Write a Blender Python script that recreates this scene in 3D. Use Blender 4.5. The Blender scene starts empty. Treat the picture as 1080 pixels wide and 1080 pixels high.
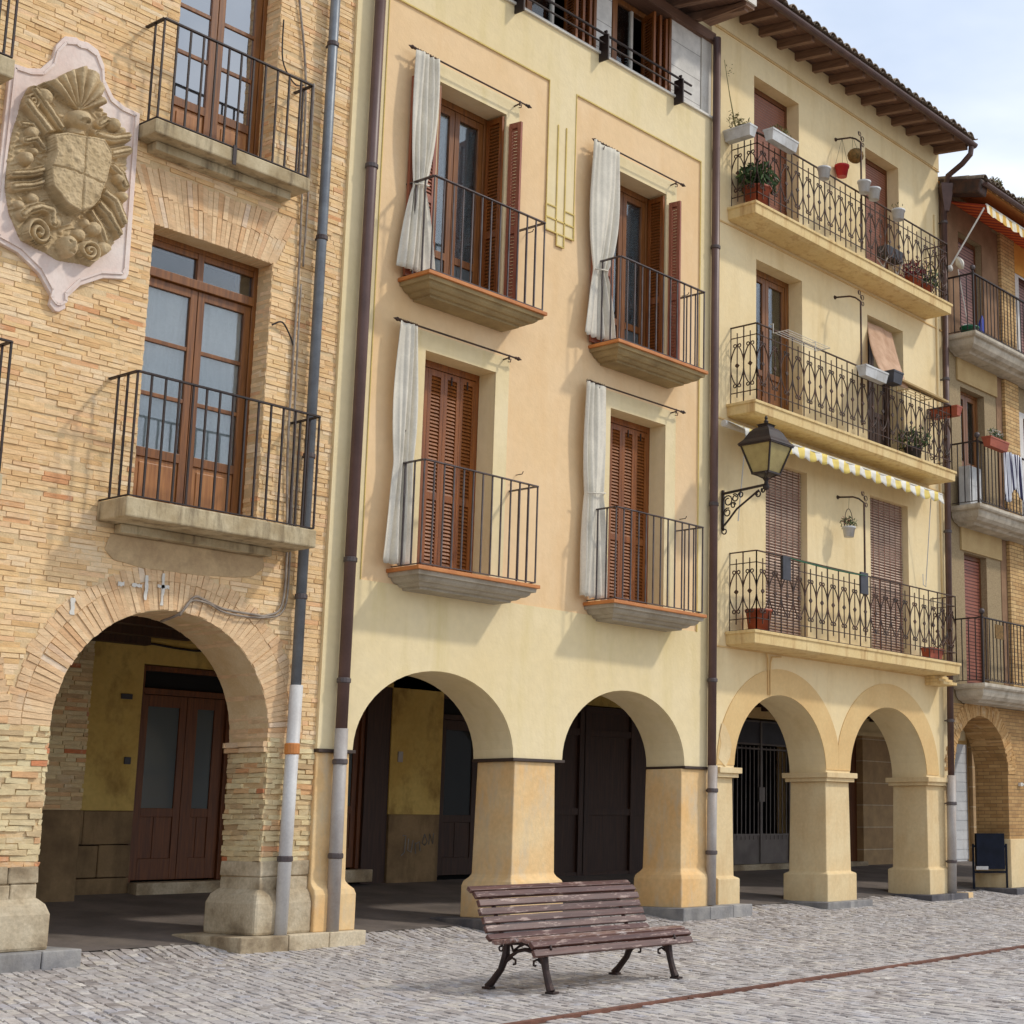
import bpy, math, random
from mathutils import Vector, Matrix
from mathutils.geometry import tessellate_polygon
random.seed(7)
PI = math.pi
scn = bpy.context.scene
COL = scn.collection
OFF = {}

# ------------------------------------------------------------------ helpers
def lin(r, g, b, k=1.0):
    f = lambda c: (c/255/12.92 if c/255 <= .04045 else ((c/255+.055)/1.055)**2.4)*k
    return (f(r), f(g), f(b), 1)

class MB:
    def __init__(s): s.v = []; s.f = []; s.m = []; s.mi = 0
    def add(s, vs, fs):
        n = len(s.v); s.v += [tuple(p) for p in vs]
        for f in fs: s.f.append(tuple(i+n for i in f)); s.m.append(s.mi)
    def box(s, x0, x1, y0, y1, z0, z1, j=0):
        r = (lambda: random.uniform(-j, j)) if j else (lambda: 0)
        vs = [(x+r(), y+r(), z+r()) for x, y, z in ((x0,y0,z0),(x1,y0,z0),(x1,y1,z0),(x0,y1,z0),(x0,y0,z1),(x1,y0,z1),(x1,y1,z1),(x0,y1,z1))]
        s.add(vs, [(0,3,2,1),(4,5,6,7),(0,1,5,4),(1,2,6,5),(2,3,7,6),(3,0,4,7)])
    def obox(s, c, a, b, d):           # centre and three half-vectors
        c, a, b, d = map(Vector, (c, a, b, d))
        if a.cross(b).dot(d) < 0: a = -a
        vs = [c-a-b-d, c+a-b-d, c+a+b-d, c-a+b-d, c-a-b+d, c+a-b+d, c+a+b+d, c-a+b+d]
        s.add(vs, [(0,3,2,1),(4,5,6,7),(0,1,5,4),(1,2,6,5),(2,3,7,6),(3,0,4,7)])
    def bar(s, p, q, w, h=None):       # rectangular bar between two points
        p, q = Vector(p), Vector(q); h = h or w
        d = (q-p); L = d.length
        if L < 1e-6: return
        d.normalize()
        up = Vector((0,0,1)) if abs(d.z) < .9 else Vector((0,1,0))
        a = d.cross(up).normalized(); b = a.cross(d)
        s.obox((p+q)/2, d*L/2, a*w/2, b*h/2)
    def tube(s, pts, r, n=6, r2=None, cap=True):
        pts = [Vector(p) for p in pts]; N = len(pts)
        if N < 2: return
        t0 = (pts[1]-pts[0]).normalized()
        ref = Vector((0,0,1)) if abs(t0.z) < .9 else Vector((1,0,0))
        a = t0.cross(ref).normalized()
        rings = []
        for i, p in enumerate(pts):
            t = (pts[min(i+1,N-1)]-pts[max(i-1,0)]).normalized()
            a = (a - t*a.dot(t)).normalized(); b = t.cross(a)
            rr = r if r2 is None else r+(r2-r)*i/(N-1)
            if isinstance(r, (list, tuple)): rr = r[i]
            rings.append([p+(a*math.cos(2*PI*k/n)+b*math.sin(2*PI*k/n))*rr for k in range(n)])
        vs = [v for R in rings for v in R]; fs = []
        for i in range(N-1):
            for k in range(n):
                k2 = (k+1) % n
                fs.append((i*n+k, i*n+k2, (i+1)*n+k2, (i+1)*n+k))
        if cap: fs.append(tuple(range(n))[::-1]); fs.append(tuple((N-1)*n+k for k in range(n)))
        s.add(vs, fs)
    def lathe(s, c, prof, n=16, ax=None):
        c = Vector(c); vs = []; fs = []
        M = Matrix.Identity(3) if ax is None else Vector((0,0,1)).rotation_difference(Vector(ax)).to_matrix()
        for r, z in prof:
            for k in range(n):
                vs.append(c+M@Vector((r*math.cos(2*PI*k/n), r*math.sin(2*PI*k/n), z)))
        for i in range(len(prof)-1):
            for k in range(n):
                k2 = (k+1) % n
                fs.append((i*n+k, i*n+k2, (i+1)*n+k2, (i+1)*n+k))
        fs.append(tuple(range(n))[::-1]); fs.append(tuple((len(prof)-1)*n+k for k in range(n)))
        s.add(vs, fs)
    def sphere(s, c, r, n=10, sz=1):
        s.lathe(c, [(max(r*math.sin(PI*i/8), .0005), -r*sz*math.cos(PI*i/8)) for i in range(9)], n)
    def prism(s, outer, holes, fn, d0, d1, back=True):   # fn(u,v,d)->point ; outer/holes in (u,v)
        loops = [outer]+list(holes)
        flat = [p for L in loops for p in L]
        tris = tessellate_polygon([[Vector((p[0], p[1], 0)) for p in L] for L in loops])
        n = len(flat)
        vs = [fn(u, v, d0) for u, v in flat]+[fn(u, v, d1) for u, v in flat]
        fs = []
        for t in tris:
            a, b, c = t
            fs.append((a, b, c))
            if back: fs.append((c+n, b+n, a+n))
        o = 0
        for L in loops:
            m = len(L)
            for i in range(m):
                j = (i+1) % m
                fs.append((o+i, o+j, o+j+n, o+i+n))
            o += m
        s.add(vs, fs)
    def build(s, name, mats, parent=None, smooth=False, bevel=0, off=None, recalc=True):
        me = bpy.data.meshes.new(name)
        o = bpy.data.objects.new(name, me); COL.objects.link(o)
        of = OFF[parent.name] if parent else Vector(off or (0, 0, 0))
        OFF[o.name] = Vector(of)
        me.from_pydata([(p[0]-of.x, p[1]-of.y, p[2]-of.z) for p in s.v], [], s.f)
        if not isinstance(mats, (list, tuple)): mats = [mats]
        for m in mats: me.materials.append(m)
        if len(mats) > 1: me.polygons.foreach_set('material_index', s.m)
        if smooth: me.polygons.foreach_set('use_smooth', [True]*len(me.polygons))
        me.validate(); me.update()
        if recalc:
            import bmesh
            bm = bmesh.new(); bm.from_mesh(me)
            bmesh.ops.recalc_face_normals(bm, faces=bm.faces); bm.to_mesh(me); bm.free()
        if parent: o.parent = parent
        else: o.location = of
        if bevel:
            b = o.modifiers.new('bevel', 'BEVEL'); b.width = bevel; b.segments = 2; b.limit_method = 'ANGLE'
        return o

def tag(o, label=None, cat=None, group=None, kind=None):
    if label: o['label'] = label
    if cat: o['category'] = cat
    if group: o['group'] = group
    if kind: o['kind'] = kind
    return o
def thing(name, label, cat, loc, group=None):
    o = bpy.data.objects.new(name, None); COL.objects.link(o)
    o.location = loc; o.empty_display_size = .2
    OFF[o.name] = Vector(loc)
    return tag(o, label, cat, group)
def hold(name, parent, loc=None):      # a part that is an Empty holding sub-parts
    o = bpy.data.objects.new(name, None); COL.objects.link(o)
    o.parent = parent; OFF[o.name] = OFF[parent.name].copy()
    return o
def bx(name, mat, parent, *a, bevel=0, **k):
    m = MB(); m.box(*a); return m.build(name, mat, parent, bevel=bevel, **k)

# ------------------------------------------------------------------ materials
def newmat(name):
    m = bpy.data.materials.new(name); m.use_nodes = True
    nt = m.node_tree; b = nt.nodes['Principled BSDF']
    return m, nt, b
def N(nt, t, **k):
    n = nt.nodes.new(t)
    for a, v in k.items(): setattr(n, a, v)
    return n
def mixc(nt, fac, a, b, mode='MIX'):
    n = nt.nodes.new('ShaderNodeMix'); n.data_type = 'RGBA'; n.blend_type = mode
    for sock, val in ((n.inputs[0], fac), (n.inputs[6], a), (n.inputs[7], b)):
        if hasattr(val, 'node'): nt.links.new(val, sock)
        else: sock.default_value = val
    return n.outputs[2]
def noise(nt, vec, scale, detail=4, rough=.55):
    n = nt.nodes.new('ShaderNodeTexNoise'); n.inputs['Scale'].default_value = scale
    n.inputs['Detail'].default_value = detail; n.inputs['Roughness'].default_value = rough
    if vec is not None: nt.links.new(vec, n.inputs['Vector'])
    return n.outputs['Fac']
def ramp(nt, fac, stops):
    r = nt.nodes.new('ShaderNodeValToRGB'); e = r.color_ramp.elements
    while len(e) < len(stops): e.new(.5)
    for i, (p, c) in enumerate(stops):
        e[i].position = p; e[i].color = c if isinstance(c, tuple) else (c, c, c, 1)
    nt.links.new(fac, r.inputs[0]); return r.outputs[0]
def mapping(nt, vec, scale=(1,1,1), rot=(0,0,0)):
    n = nt.nodes.new('ShaderNodeMapping'); n.inputs['Scale'].default_value = scale; n.inputs['Rotation'].default_value = rot
    nt.links.new(vec, n.inputs['Vector']); return n.outputs[0]
def bumpn(nt, h, strength, dist, prev=None):
    n = nt.nodes.new('ShaderNodeBump'); n.inputs['Strength'].default_value = strength; n.inputs['Distance'].default_value = dist
    nt.links.new(h, n.inputs['Height'])
    if prev is not None: nt.links.new(prev, n.inputs['Normal'])
    return n.outputs[0]

def M(name, c1, c2=None, scale=3, rough=.8, bump=0, bscale=40, metal=0, stain=None, samt=.5, sscale=(2,2,.5), island=0, fine=.06, spec=.5):
    m, nt, b = newmat(name)
    tc = N(nt, 'ShaderNodeTexCoord').outputs['Object']
    c2 = c2 or tuple(x*.8 for x in c1[:3])+(1,)
    f = ramp(nt, noise(nt, tc, scale, 5), [(.35, 0.0), (.65, 1.0)])
    col = mixc(nt, f, c1, c2)
    if fine:
        g = ramp(nt, noise(nt, tc, scale*14, 3), [(.3, 1-fine*2), (.7, 1.0)])
        col = mixc(nt, 1.0, col, g, 'MULTIPLY')
    if stain:
        s_ = noise(nt, mapping(nt, tc, sscale), 1.6, 6, .65)
        s_ = ramp(nt, s_, [(.5, 0.0), (.72, samt)])
        col = mixc(nt, s_, col, stain)
    if island:
        gi = N(nt, 'ShaderNodeNewGeometry').outputs['Random Per Island']
        col = mixc(nt, 1.0, col, ramp(nt, gi, [(0, 1-island), (1, 1.0)]), 'MULTIPLY')
    nt.links.new(col, b.inputs['Base Color'])
    b.inputs['Roughness'].default_value = rough; b.inputs['Metallic'].default_value = metal
    b.inputs['Specular IOR Level'].default_value = spec
    if bump: nt.links.new(bumpn(nt, noise(nt, tc, bscale, 6, .6), bump, .01), b.inputs['Normal'])
    return m

def brickmat(name, stops, dirt, rough=.9):
    m, nt, b = newmat(name)
    tc = N(nt, 'ShaderNodeTexCoord').outputs['Object']
    gi = N(nt, 'ShaderNodeNewGeometry').outputs['Random Per Island']
    col = ramp(nt, gi, stops)
    patch = ramp(nt, noise(nt, tc, .9, 4), [(.4, 0.0), (.65, .55)])
    col = mixc(nt, patch, col, dirt)
    n2 = ramp(nt, noise(nt, mapping(nt, tc, (1, 1, 3)), 9, 5, .65), [(.3, .82), (.6, 1.06)])
    col = mixc(nt, 1.0, col, n2, 'MULTIPLY')
    n3 = ramp(nt, noise(nt, tc, 2.6, 6, .7), [(.56, 0.0), (.68, .45)])
    col = mixc(nt, n3, col, lin(226, 212, 186))
    nt.links.new(col, b.inputs['Base Color']); b.inputs['Roughness'].default_value = rough
    b.inputs['Specular IOR Level'].default_value = .2
    nrm = bumpn(nt, noise(nt, tc, 60, 6, .7), .55, .008)
    nrm = bumpn(nt, noise(nt, mapping(nt, tc, (1, 1, 4)), 12, 4, .6), .5, .012, nrm)
    nt.links.new(nrm, b.inputs['Normal'])
    return m

def blockmat(name, c1, c2, mortar, bw, bh, ms=.006, rough=.85, bump=.5, noff=.5, diag=False, squash=1):
    m, nt, b = newmat(name)
    tc = N(nt, 'ShaderNodeTexCoord').outputs['Object']
    sp = N(nt, 'ShaderNodeSeparateXYZ'); nt.links.new(tc, sp.inputs[0])
    ad = N(nt, 'ShaderNodeMath', operation='ADD'); nt.links.new(sp.outputs[0], ad.inputs[0]); nt.links.new(sp.outputs[1], ad.inputs[1])
    cb = N(nt, 'ShaderNodeCombineXYZ'); nt.links.new(ad.outputs[0], cb.inputs[0]); nt.links.new(sp.outputs[2], cb.inputs[1])
    br = N(nt, 'ShaderNodeTexBrick'); br.offset = noff
    nt.links.new(cb.outputs[0], br.inputs['Vector'])
    br.inputs['Scale'].default_value = 1; br.inputs['Brick Width'].default_value = bw; br.inputs['Row Height'].default_value = bh
    br.inputs['Mortar Size'].default_value = ms; br.inputs['Mortar Smooth'].default_value = .3
    br.inputs['Color1'].default_value = c1; br.inputs['Color2'].default_value = c2; br.inputs['Mortar'].default_value = mortar
    g = ramp(nt, noise(nt, tc, 5, 6, .65), [(.3, .72), (.65, 1.0)])
    col = mixc(nt, 1.0, br.outputs['Color'], g, 'MULTIPLY')
    nt.links.new(col, b.inputs['Base Color']); b.inputs['Roughness'].default_value = rough
    inv = N(nt, 'ShaderNodeMath', operation='SUBTRACT'); inv.inputs[0].default_value = 1; nt.links.new(br.outputs['Fac'], inv.inputs[1])
    nrm = bumpn(nt, inv.outputs[0], bump, .01)
    nrm = bumpn(nt, noise(nt, tc, 45, 5, .6), .3, .006, nrm)
    nt.links.new(nrm, b.inputs['Normal'])
    return m

def woodmat(name, c1, c2, rough=.45, axis='Z', wear=None):
    m, nt, b = newmat(name)
    tc = N(nt, 'ShaderNodeTexCoord').outputs['Object']
    sc = {'Z': (14, 14, .9), 'X': (.9, 14, 14), 'Y': (14, .9, 14)}[axis]
    f = ramp(nt, noise(nt, mapping(nt, tc, sc), 2.5, 6, .6), [(.32, 0.0), (.68, 1.0)])
    col = mixc(nt, f, c1, c2)
    if wear:
        w = ramp(nt, noise(nt, mapping(nt, tc, {'X': (2, 9, 9), 'Z': (9, 9, 2), 'Y': (9, 2, 9)}[axis]), 3.0, 7, .7), [(.55, 0.0), (.64, .75)])
        col = mixc(nt, w, col, wear)
    nt.links.new(col, b.inputs['Base Color']); b.inputs['Roughness'].default_value = rough
    nt.links.new(bumpn(nt, f, .25, .004), b.inputs['Normal'])
    return m

def glassmat(name, tint=(.55, .6, .62, 1), opacity=.10, dark=(.02, .025, .03, 1), k=1.0, k0=.07, sp=.8, ro=.08):
    m, nt, b = newmat(name)
    out = nt.nodes['Material Output']
    b.inputs['Base Color'].default_value = dark; b.inputs['Roughness'].default_value = ro
    b.inputs['Specular IOR Level'].default_value = sp
    tr = N(nt, 'ShaderNodeBsdfTransparent'); tr.inputs[0].default_value = (.93, .96, .96, 1)
    gl = N(nt, 'ShaderNodeBsdfGlossy'); gl.inputs['Roughness'].default_value = .03
    fr = N(nt, 'ShaderNodeFresnel'); fr.inputs[0].default_value = 1.5
    tc = N(nt, 'ShaderNodeTexCoord').outputs['Object']
    bm_ = bumpn(nt, noise(nt, tc, 2.5, 2), .05, .02)
    nt.links.new(bm_, gl.inputs['Normal'])
    m1 = N(nt, 'ShaderNodeMixShader'); m1.inputs[0].default_value = opacity
    nt.links.new(tr.outputs[0], m1.inputs[1]); nt.links.new(b.outputs[0], m1.inputs[2])
    ad = N(nt, 'ShaderNodeMath', operation='MULTIPLY_ADD'); ad.inputs[1].default_value = k; ad.inputs[2].default_value = k0
    ad.use_clamp = True
    nt.links.new(fr.outputs[0], ad.inputs[0])
    m2 = N(nt, 'ShaderNodeMixShader'); nt.links.new(ad.outputs[0], m2.inputs[0])
    nt.links.new(m1.outputs[0], m2.inputs[1]); nt.links.new(gl.outputs[0], m2.inputs[2])
    nt.links.new(m2.outputs[0], out.inputs[0])
    return m

def stripemat(name, ca, cb, pitch, axis='X', rough=.8, duty=.5):
    m, nt, b = newmat(name)
    tc = N(nt, 'ShaderNodeTexCoord').outputs['Object']
    sp = N(nt, 'ShaderNodeSeparateXYZ'); nt.links.new(tc, sp.inputs[0])
    mu = N(nt, 'ShaderNodeMath', operation='MULTIPLY'); mu.inputs[1].default_value = 1/pitch
    nt.links.new(sp.outputs['XYZ'.index(axis)], mu.inputs[0])
    fr = N(nt, 'ShaderNodeMath', operation='FRACT'); nt.links.new(mu.outputs[0], fr.inputs[0])
    gt = N(nt, 'ShaderNodeMath', operation='GREATER_THAN'); gt.inputs[1].default_value = duty; nt.links.new(fr.outputs[0], gt.inputs[0])
    col = mixc(nt, gt.outputs[0], ca, cb)
    col = mixc(nt, 1.0, col, ramp(nt, noise(nt, tc, 6, 5), [(.3, .8), (.65, 1.0)]), 'MULTIPLY')
    nt.links.new(col, b.inputs['Base Color']); b.inputs['Roughness'].default_value = rough
    return m

MT = {}
MT['brick'] = brickmat('old_brick', [(0, lin(214,172,120)), (.2, lin(232,196,142)), (.45, lin(240,208,160)), (.7, lin(236,200,152)), (.9, lin(242,218,180)), (.98, lin(230,182,136)), (1, lin(212,148,102))], lin(232,192,142))
MT['brickring'] = brickmat('arch_brick', [(0, lin(208,172,132)), (.4, lin(228,194,152)), (.75, lin(234,202,160)), (.93, lin(216,170,124)), (1, lin(238,224,202))], lin(216,184,144))
MT['brickold'] = brickmat('rough_pillar_brick', [(0, lin(190,160,120)), (.3, lin(212,190,146)), (.6, lin(228,212,168)), (.84, lin(222,198,150)), (.95, lin(216,166,118)), (1, lin(200,110,70))], lin(204,184,148))
MT['brickochre'] = brickmat('ochre_arch_brick', [(0, lin(176,136,88)), (.5, lin(196,156,104)), (1, lin(206,170,120))], lin(186,146,96))
MT['mortar'] = M('mortar', lin(214,182,134), lin(226,200,158), 4, .95, .6, 50)
MT['stone'] = M('worn_stone', lin(222,206,176), lin(180,158,124), 2.6, .9, .9, 14, stain=lin(112,96,76), samt=.8, sscale=(1.6,1.6,1.6), island=.2, fine=.12)
MT['stone_dark'] = M('arcade_stone', lin(150,124,88), lin(112,90,62), 2.2, .9, .7, 14, stain=lin(80,64,44), samt=.7)
MT['kerb'] = M('grey_plinth_stone', lin(176,172,166), lin(140,138,138), 4, .85, .5, 30, stain=lin(96,90,84), island=.4)
MT['kerbdark'] = M('dark_plinth_stone', lin(110,106,108), lin(82,80,84), 4, .8, .5, 30, stain=lin(170,160,146), samt=.4, island=.3)
MT['cream'] = M('cream_plaster', lin(237,219,177), lin(232,211,163), .7, .9, .4, 20, stain=lin(214,194,134), samt=.5, sscale=(2.2,2.2,.28), fine=.03, spec=.25)
MT['peach'] = M('peach_plaster', lin(240,209,166), lin(235,201,153), .6, .9, .4, 20, stain=lin(226,186,134), samt=.55, sscale=(1.2,1.2,.35), fine=.03, spec=.25)
MT['ridge'] = M('yellow_moulding', lin(226,200,120), None, 4, .85)
MT['pillar_ochre'] = M('ochre_pillar_plaster', lin(234,206,158), lin(232,188,128), 1.2, .9, .35, 40, stain=lin(208,190,160), samt=.9, sscale=(3,3,1), fine=.06, spec=.25)
MT['drip'] = M('dark_drip_moulding', lin(70,54,44), None, 8, .6)
MT['straw'] = M('straw_plaster', lin(240,220,176), lin(235,211,162), .8, .9, .35, 20, stain=lin(210,182,128), samt=.5, sscale=(1.8,1.8,.3), fine=.03, spec=.25)
MT['archband'] = M('tan_arch_band', lin(226,194,138), lin(218,182,126), 1.4, .9, .2, 50, fine=.04, spec=.25)
MT['pillar_tan'] = M('tan_pillar_plaster', lin(230,208,164), lin(222,194,146), 1.5, .9, .3, 40, stain=lin(196,160,110), samt=.5, fine=.05, spec=.25)
MT['render'] = M('speckled_granite_panel', lin(178,156,118), lin(150,128,94), 40, .85, .4, 60, fine=.15)
MT['lintel'] = M('ribbed_ochre_panel', lin(196,168,118), lin(184,154,104), 3, .85, .3, 40)
MT['b4brick'] = blockmat('small_cream_brick', lin(220,184,126), lin(196,154,98), lin(142,108,70), .24, .068, .007)
MT['b4arch'] = blockmat('ochre_brick', lin(196,156,100), lin(172,130,78), lin(142,112,74), .24, .062, .006)
MT['darkbrown_wall'] = M('brown_render', lin(150,116,86), lin(130,98,70), 3, .9, .3)  # plain brown render with mild random variation
MT['orange_wall'] = M('orange_render', lin(236,178,86), lin(226,160,70), 2, .9)
MT['white_wall'] = M('white_render', lin(224,220,214), lin(206,200,192), 2, .85)
MT['arc_yellow'] = M('dull_yellow_plaster', lin(216,188,112), lin(196,162,88), 1.2, .9, .3, 30, stain=lin(120,90,50), samt=.8, sscale=(1.5,1.5,1), spec=.2)
MT['ashlar'] = blockmat('tan_ashlar', lin(196,164,120), lin(186,152,108), lin(224,206,172), 30, .42, .01, noff=0)
MT['pave'] = M('arcade_floor', lin(118,108,102), lin(96,88,82), 2, .8, .3, 30, stain=lin(140,128,116), samt=.5, sscale=(1,1,1))
MT['slabstone'] = M('aged_balcony_stone', lin(200,184,150), lin(168,148,112), 4, .9, .6, 25, stain=lin(96,80,58), samt=.9, sscale=(5,5,.8))
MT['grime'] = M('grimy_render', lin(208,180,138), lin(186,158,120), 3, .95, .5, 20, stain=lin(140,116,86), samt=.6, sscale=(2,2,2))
MT['slabgrey'] = M('grey_moulded_stone', lin(178,168,150), lin(160,148,128), 3, .85, .3, 30, stain=lin(120,108,88), samt=.5)
MT['slabolive'] = M('olive_moulded_stone', lin(172,150,106), lin(152,130,90), 3, .85, .3, 30, stain=lin(110,92,60), samt=.5)
MT['slabwhite'] = M('pale_concrete_edge', lin(206,196,178), lin(176,164,144), 3, .85, .3, 30, stain=lin(120,108,90), samt=.6, sscale=(4,4,1))
MT['slabcream'] = M('cream_balcony_edge', lin(232,206,150), lin(224,194,134), 2, .85, .25, 40, stain=lin(176,130,76), samt=.7, sscale=(5,5,.6))
MT['orange_tile'] = M('orange_edge_tile', lin(204,132,70), lin(184,112,56), 5, .6, .2, 40)
MT['iron'] = M('black_iron', lin(42,36,36), lin(58,44,40), 6, .55, .2, 60, metal=.3)
MT['irongrey'] = M('brown_grey_iron', lin(96,88,88), lin(74,62,60), 6, .5, .1, 60, metal=.3)
MT['ironrust'] = M('dark_rusty_iron', lin(52,40,34), lin(84,54,38), 10, .6, .2, 60, metal=.2)
MT['wood'] = woodmat('varnished_brown_wood', lin(142,90,42), lin(100,60,28), .35)
MT['woodpanel'] = woodmat('lighter_brown_panel', lin(176,120,66), lin(140,88,44), .4)
MT['shutter'] = woodmat('red_brown_shutter', lin(150,88,36), lin(108,58,22), .4)
MT['shutterred'] = woodmat('faded_red_shutter', lin(164,100,74), lin(132,74,52), .5)
MT['wooddark'] = woodmat('dark_door_wood', lin(122,70,30), lin(82,44,20), .5)
MT['woodblack'] = woodmat('near_black_wood', lin(70,44,30), lin(46,28,20), .6)
MT['rafter'] = woodmat('weathered_rafter_wood', lin(146,112,88), lin(110,82,64), .7, 'Y')
MT['soffit'] = woodmat('eave_boards', lin(124,90,70), lin(92,66,52), .75, 'X')
MT['soffit_orange'] = woodmat('ochre_eave_boards', lin(206,148,78), lin(176,116,58), .7, 'X')
MT['gutter'] = M('brown_gutter', lin(98,72,64), lin(82,60,54), 6, .45, metal=.2)
MT['bluepipe'] = M('blue_grey_pipe', lin(128,134,140), lin(108,112,118), 5, .45, .1, 30, metal=.3)
MT['pvc'] = M('white_plastic_pipe', lin(214,212,208), lin(196,192,188), 3, .5, stain=lin(150,140,128), samt=.4)
MT['pipegrey'] = M('grey_pipe', lin(176,170,164), lin(158,150,144), 3, .55, .1, 30, stain=lin(196,150,96), samt=.3)
MT['brownpipe'] = M('brown_pipe', lin(104,78,72), lin(90,66,60), 3, .45)
MT['orangering'] = M('orange_plastic', lin(206,130,62), None, 3, .5)
MT['rooftile'] = M('mossy_roof_tile', lin(176,156,134), lin(134,116,98), 6, .9, .5, 20, stain=lin(96,96,78), samt=.6, island=.45)
MT['glass'] = glassmat('window_glass')
MT['glassd'] = glassmat('dim_window_glass', opacity=.8, k=2.5, k0=.40)
MT['glassgrey'] = glassmat('dusty_glass', opacity=.9, dark=(.10,.12,.125,1), k=.4, k0=.02, sp=.3, ro=.25)
MT['glassblue'] = glassmat('reflecting_glass', opacity=.02, k=.8, k0=.08)
MT['glassdark'] = glassmat('dark_door_glass', opacity=.9, dark=(.02,.022,.022,1), k=.12, k0=.0, sp=.1, ro=.5)
MT['curtain'] = M('natural_curtain_cloth', lin(238,232,218), lin(228,220,204), 2, .95, .2, 200, stain=lin(196,186,168), samt=.3, sscale=(6,6,.5))
MT['lace'] = M('white_lace_curtain', lin(244,246,246), lin(232,236,238), 3, .95)
def clothmat(name, c, t, k=.10):
    m = M(name, c, None, 3, .95)
    nt = m.node_tree; b = nt.nodes['Principled BSDF']; out = nt.nodes['Material Output']
    tr = N(nt, 'ShaderNodeBsdfTranslucent'); tr.inputs[0].default_value = t
    mx_ = N(nt, 'ShaderNodeMixShader'); mx_.inputs[0].default_value = k
    nt.links.new(b.outputs[0], mx_.inputs[1]); nt.links.new(tr.outputs[0], mx_.inputs[2]); nt.links.new(mx_.outputs[0], out.inputs[0])
    return m
MT['curtain'] = clothmat('natural_curtain_cloth', lin(238,231,214), lin(236,226,200))
MT['bluelace'] = M('blue_tinted_curtain', lin(222,236,240), lin(190,212,222), 5, .9)
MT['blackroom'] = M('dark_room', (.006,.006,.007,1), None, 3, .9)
MT['whiteboard'] = blockmat('white_boarding', lin(226,222,214), lin(220,216,208), lin(150,144,136), 60, .38, .006, bump=.3)
MT['whitepaint'] = M('white_paint', lin(226,222,212), lin(210,204,192), 3, .6)
MT['blindbrown'] = stripemat('brown_roller_shutter', lin(120,72,52), lin(150,94,68), .045, 'Z', .5, .3)
MT['blindbeige'] = stripemat('beige_reed_blind', lin(150,118,102), lin(206,180,160), .045, 'Z', .7, .35)
MT['blindviolet'] = stripemat('brown_louvred_blind', lin(96,66,62), lin(166,124,114), .06, 'Z', .5, .35)
MT['blindred'] = stripemat('red_brown_blind', lin(88,42,34), lin(160,98,78), .06, 'Z', .5, .3)
MT['rattan'] = M('faded_pink_blind_cloth', lin(206,170,140), lin(184,146,116), 5, .9, .3, 60, stain=lin(140,104,76), samt=.5)
MT['yawning'] = stripemat('yellow_white_awning_cloth', lin(232,228,216), lin(232,206,110), .30, 'X', .8)
MT['oawning'] = stripemat('orange_red_awning_cloth', lin(226,106,40), lin(176,62,34), .20, 'X', .8)
MT['ovalance'] = stripemat('cream_valance_cloth', lin(240,232,206), lin(222,178,84), .26, 'X', .8)
MT['navystripe'] = stripemat('navy_white_striped_cloth', lin(54,50,78), lin(222,222,226), .07, 'X', .9)
MT['terracotta'] = M('terracotta_plastic', lin(172,86,58), lin(150,70,46), 5, .6)
MT['whitepot'] = M('white_pot_plastic', lin(214,214,212), lin(190,190,188), 5, .5, stain=lin(150,140,124), samt=.5, sscale=(4,4,2))
MT['redpot'] = M('red_pot_plastic', lin(196,34,38), lin(174,28,32), 5, .45)
MT['greenpot'] = M('green_bucket_plastic', lin(24,112,78), None, 5, .45)
MT['darkpot'] = M('dark_grey_plastic', lin(60,60,68), lin(46,46,52), 5, .5)
MT['coir'] = M('coir_basket', lin(140,104,56), lin(96,76,40), 20, .95, .8, 40)
MT['blue'] = M('blue_plastic', lin(44,60,168), None, 5, .45)
MT['bin'] = M('navy_bin_paint', lin(30,36,52), lin(22,27,38), 5, .7, spec=.2)
MT['leaf'] = M('green_leaf', lin(84,112,52), lin(58,84,38), 12, .6, island=.5)
MT['leafdry'] = M('dry_leaf', lin(150,140,76), lin(110,100,56), 12, .7, island=.5)
MT['pinkflower'] = M('red_pink_flower', lin(176,40,64), lin(140,34,44), 12, .6, island=.4)
MT['whiteflower'] = M('white_flower', lin(232,230,222), lin(214,210,200), 12, .6, island=.2)
MT['yellowflower'] = M('yellow_flower', lin(226,186,40), None, 12, .6)
MT['relief'] = M('carved_sandstone', lin(212,188,148), lin(186,162,122), 5, .9, .5, 25, stain=lin(130,108,78), samt=.45, sscale=(2.5,2.5,1.8))
MT['plaque'] = M('pale_pink_plaster', lin(238,224,214), lin(230,208,196), 2.2, .9, .25, 30, stain=lin(206,166,150), samt=.4, sscale=(2,2,1))
MT['cablegrey'] = M('grey_cable', lin(170,158,144), lin(120,106,94), 8, .7)
MT['cabledark'] = M('dark_cable', lin(46,38,34), None, 8, .7)
MT['slat'] = woodmat('worn_purple_brown_slat', lin(100,64,54), lin(70,42,36), .38, 'X', wear=lin(176,152,140))
MT['slatseat'] = woodmat('bleached_seat_slat', lin(142,112,102), lin(98,66,58), .4, 'X', wear=lin(232,222,216))
MT['castiron'] = M('cast_iron', lin(44,34,32), lin(66,46,40), 14, .5, .4, 60, metal=.4)
MT['rust'] = M('rusty_steel', lin(128,84,66), lin(104,66,52), 8, .8, .5, 40, island=.2)
MT['lampglass'] = M('frosted_amber_glass', lin(176,160,104), lin(150,134,86), 4, .25, spec=.6)
MT['steelgate'] = M('galvanised_gate', lin(120,112,106), lin(98,90,86), 3, .45, metal=.5)
MT['whitedoor'] = M('white_shutter_door', lin(226,228,230), lin(204,208,212), 3, .6, stain=lin(160,150,140), samt=.5)
MT['grnd'] = M('bedding_soil', lin(158,148,138), lin(132,122,112), 6, .95, .5, 60)
MT['far'] = M('plain_far_render', lin(214,190,150), lin(196,170,130), 1, .9)

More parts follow.
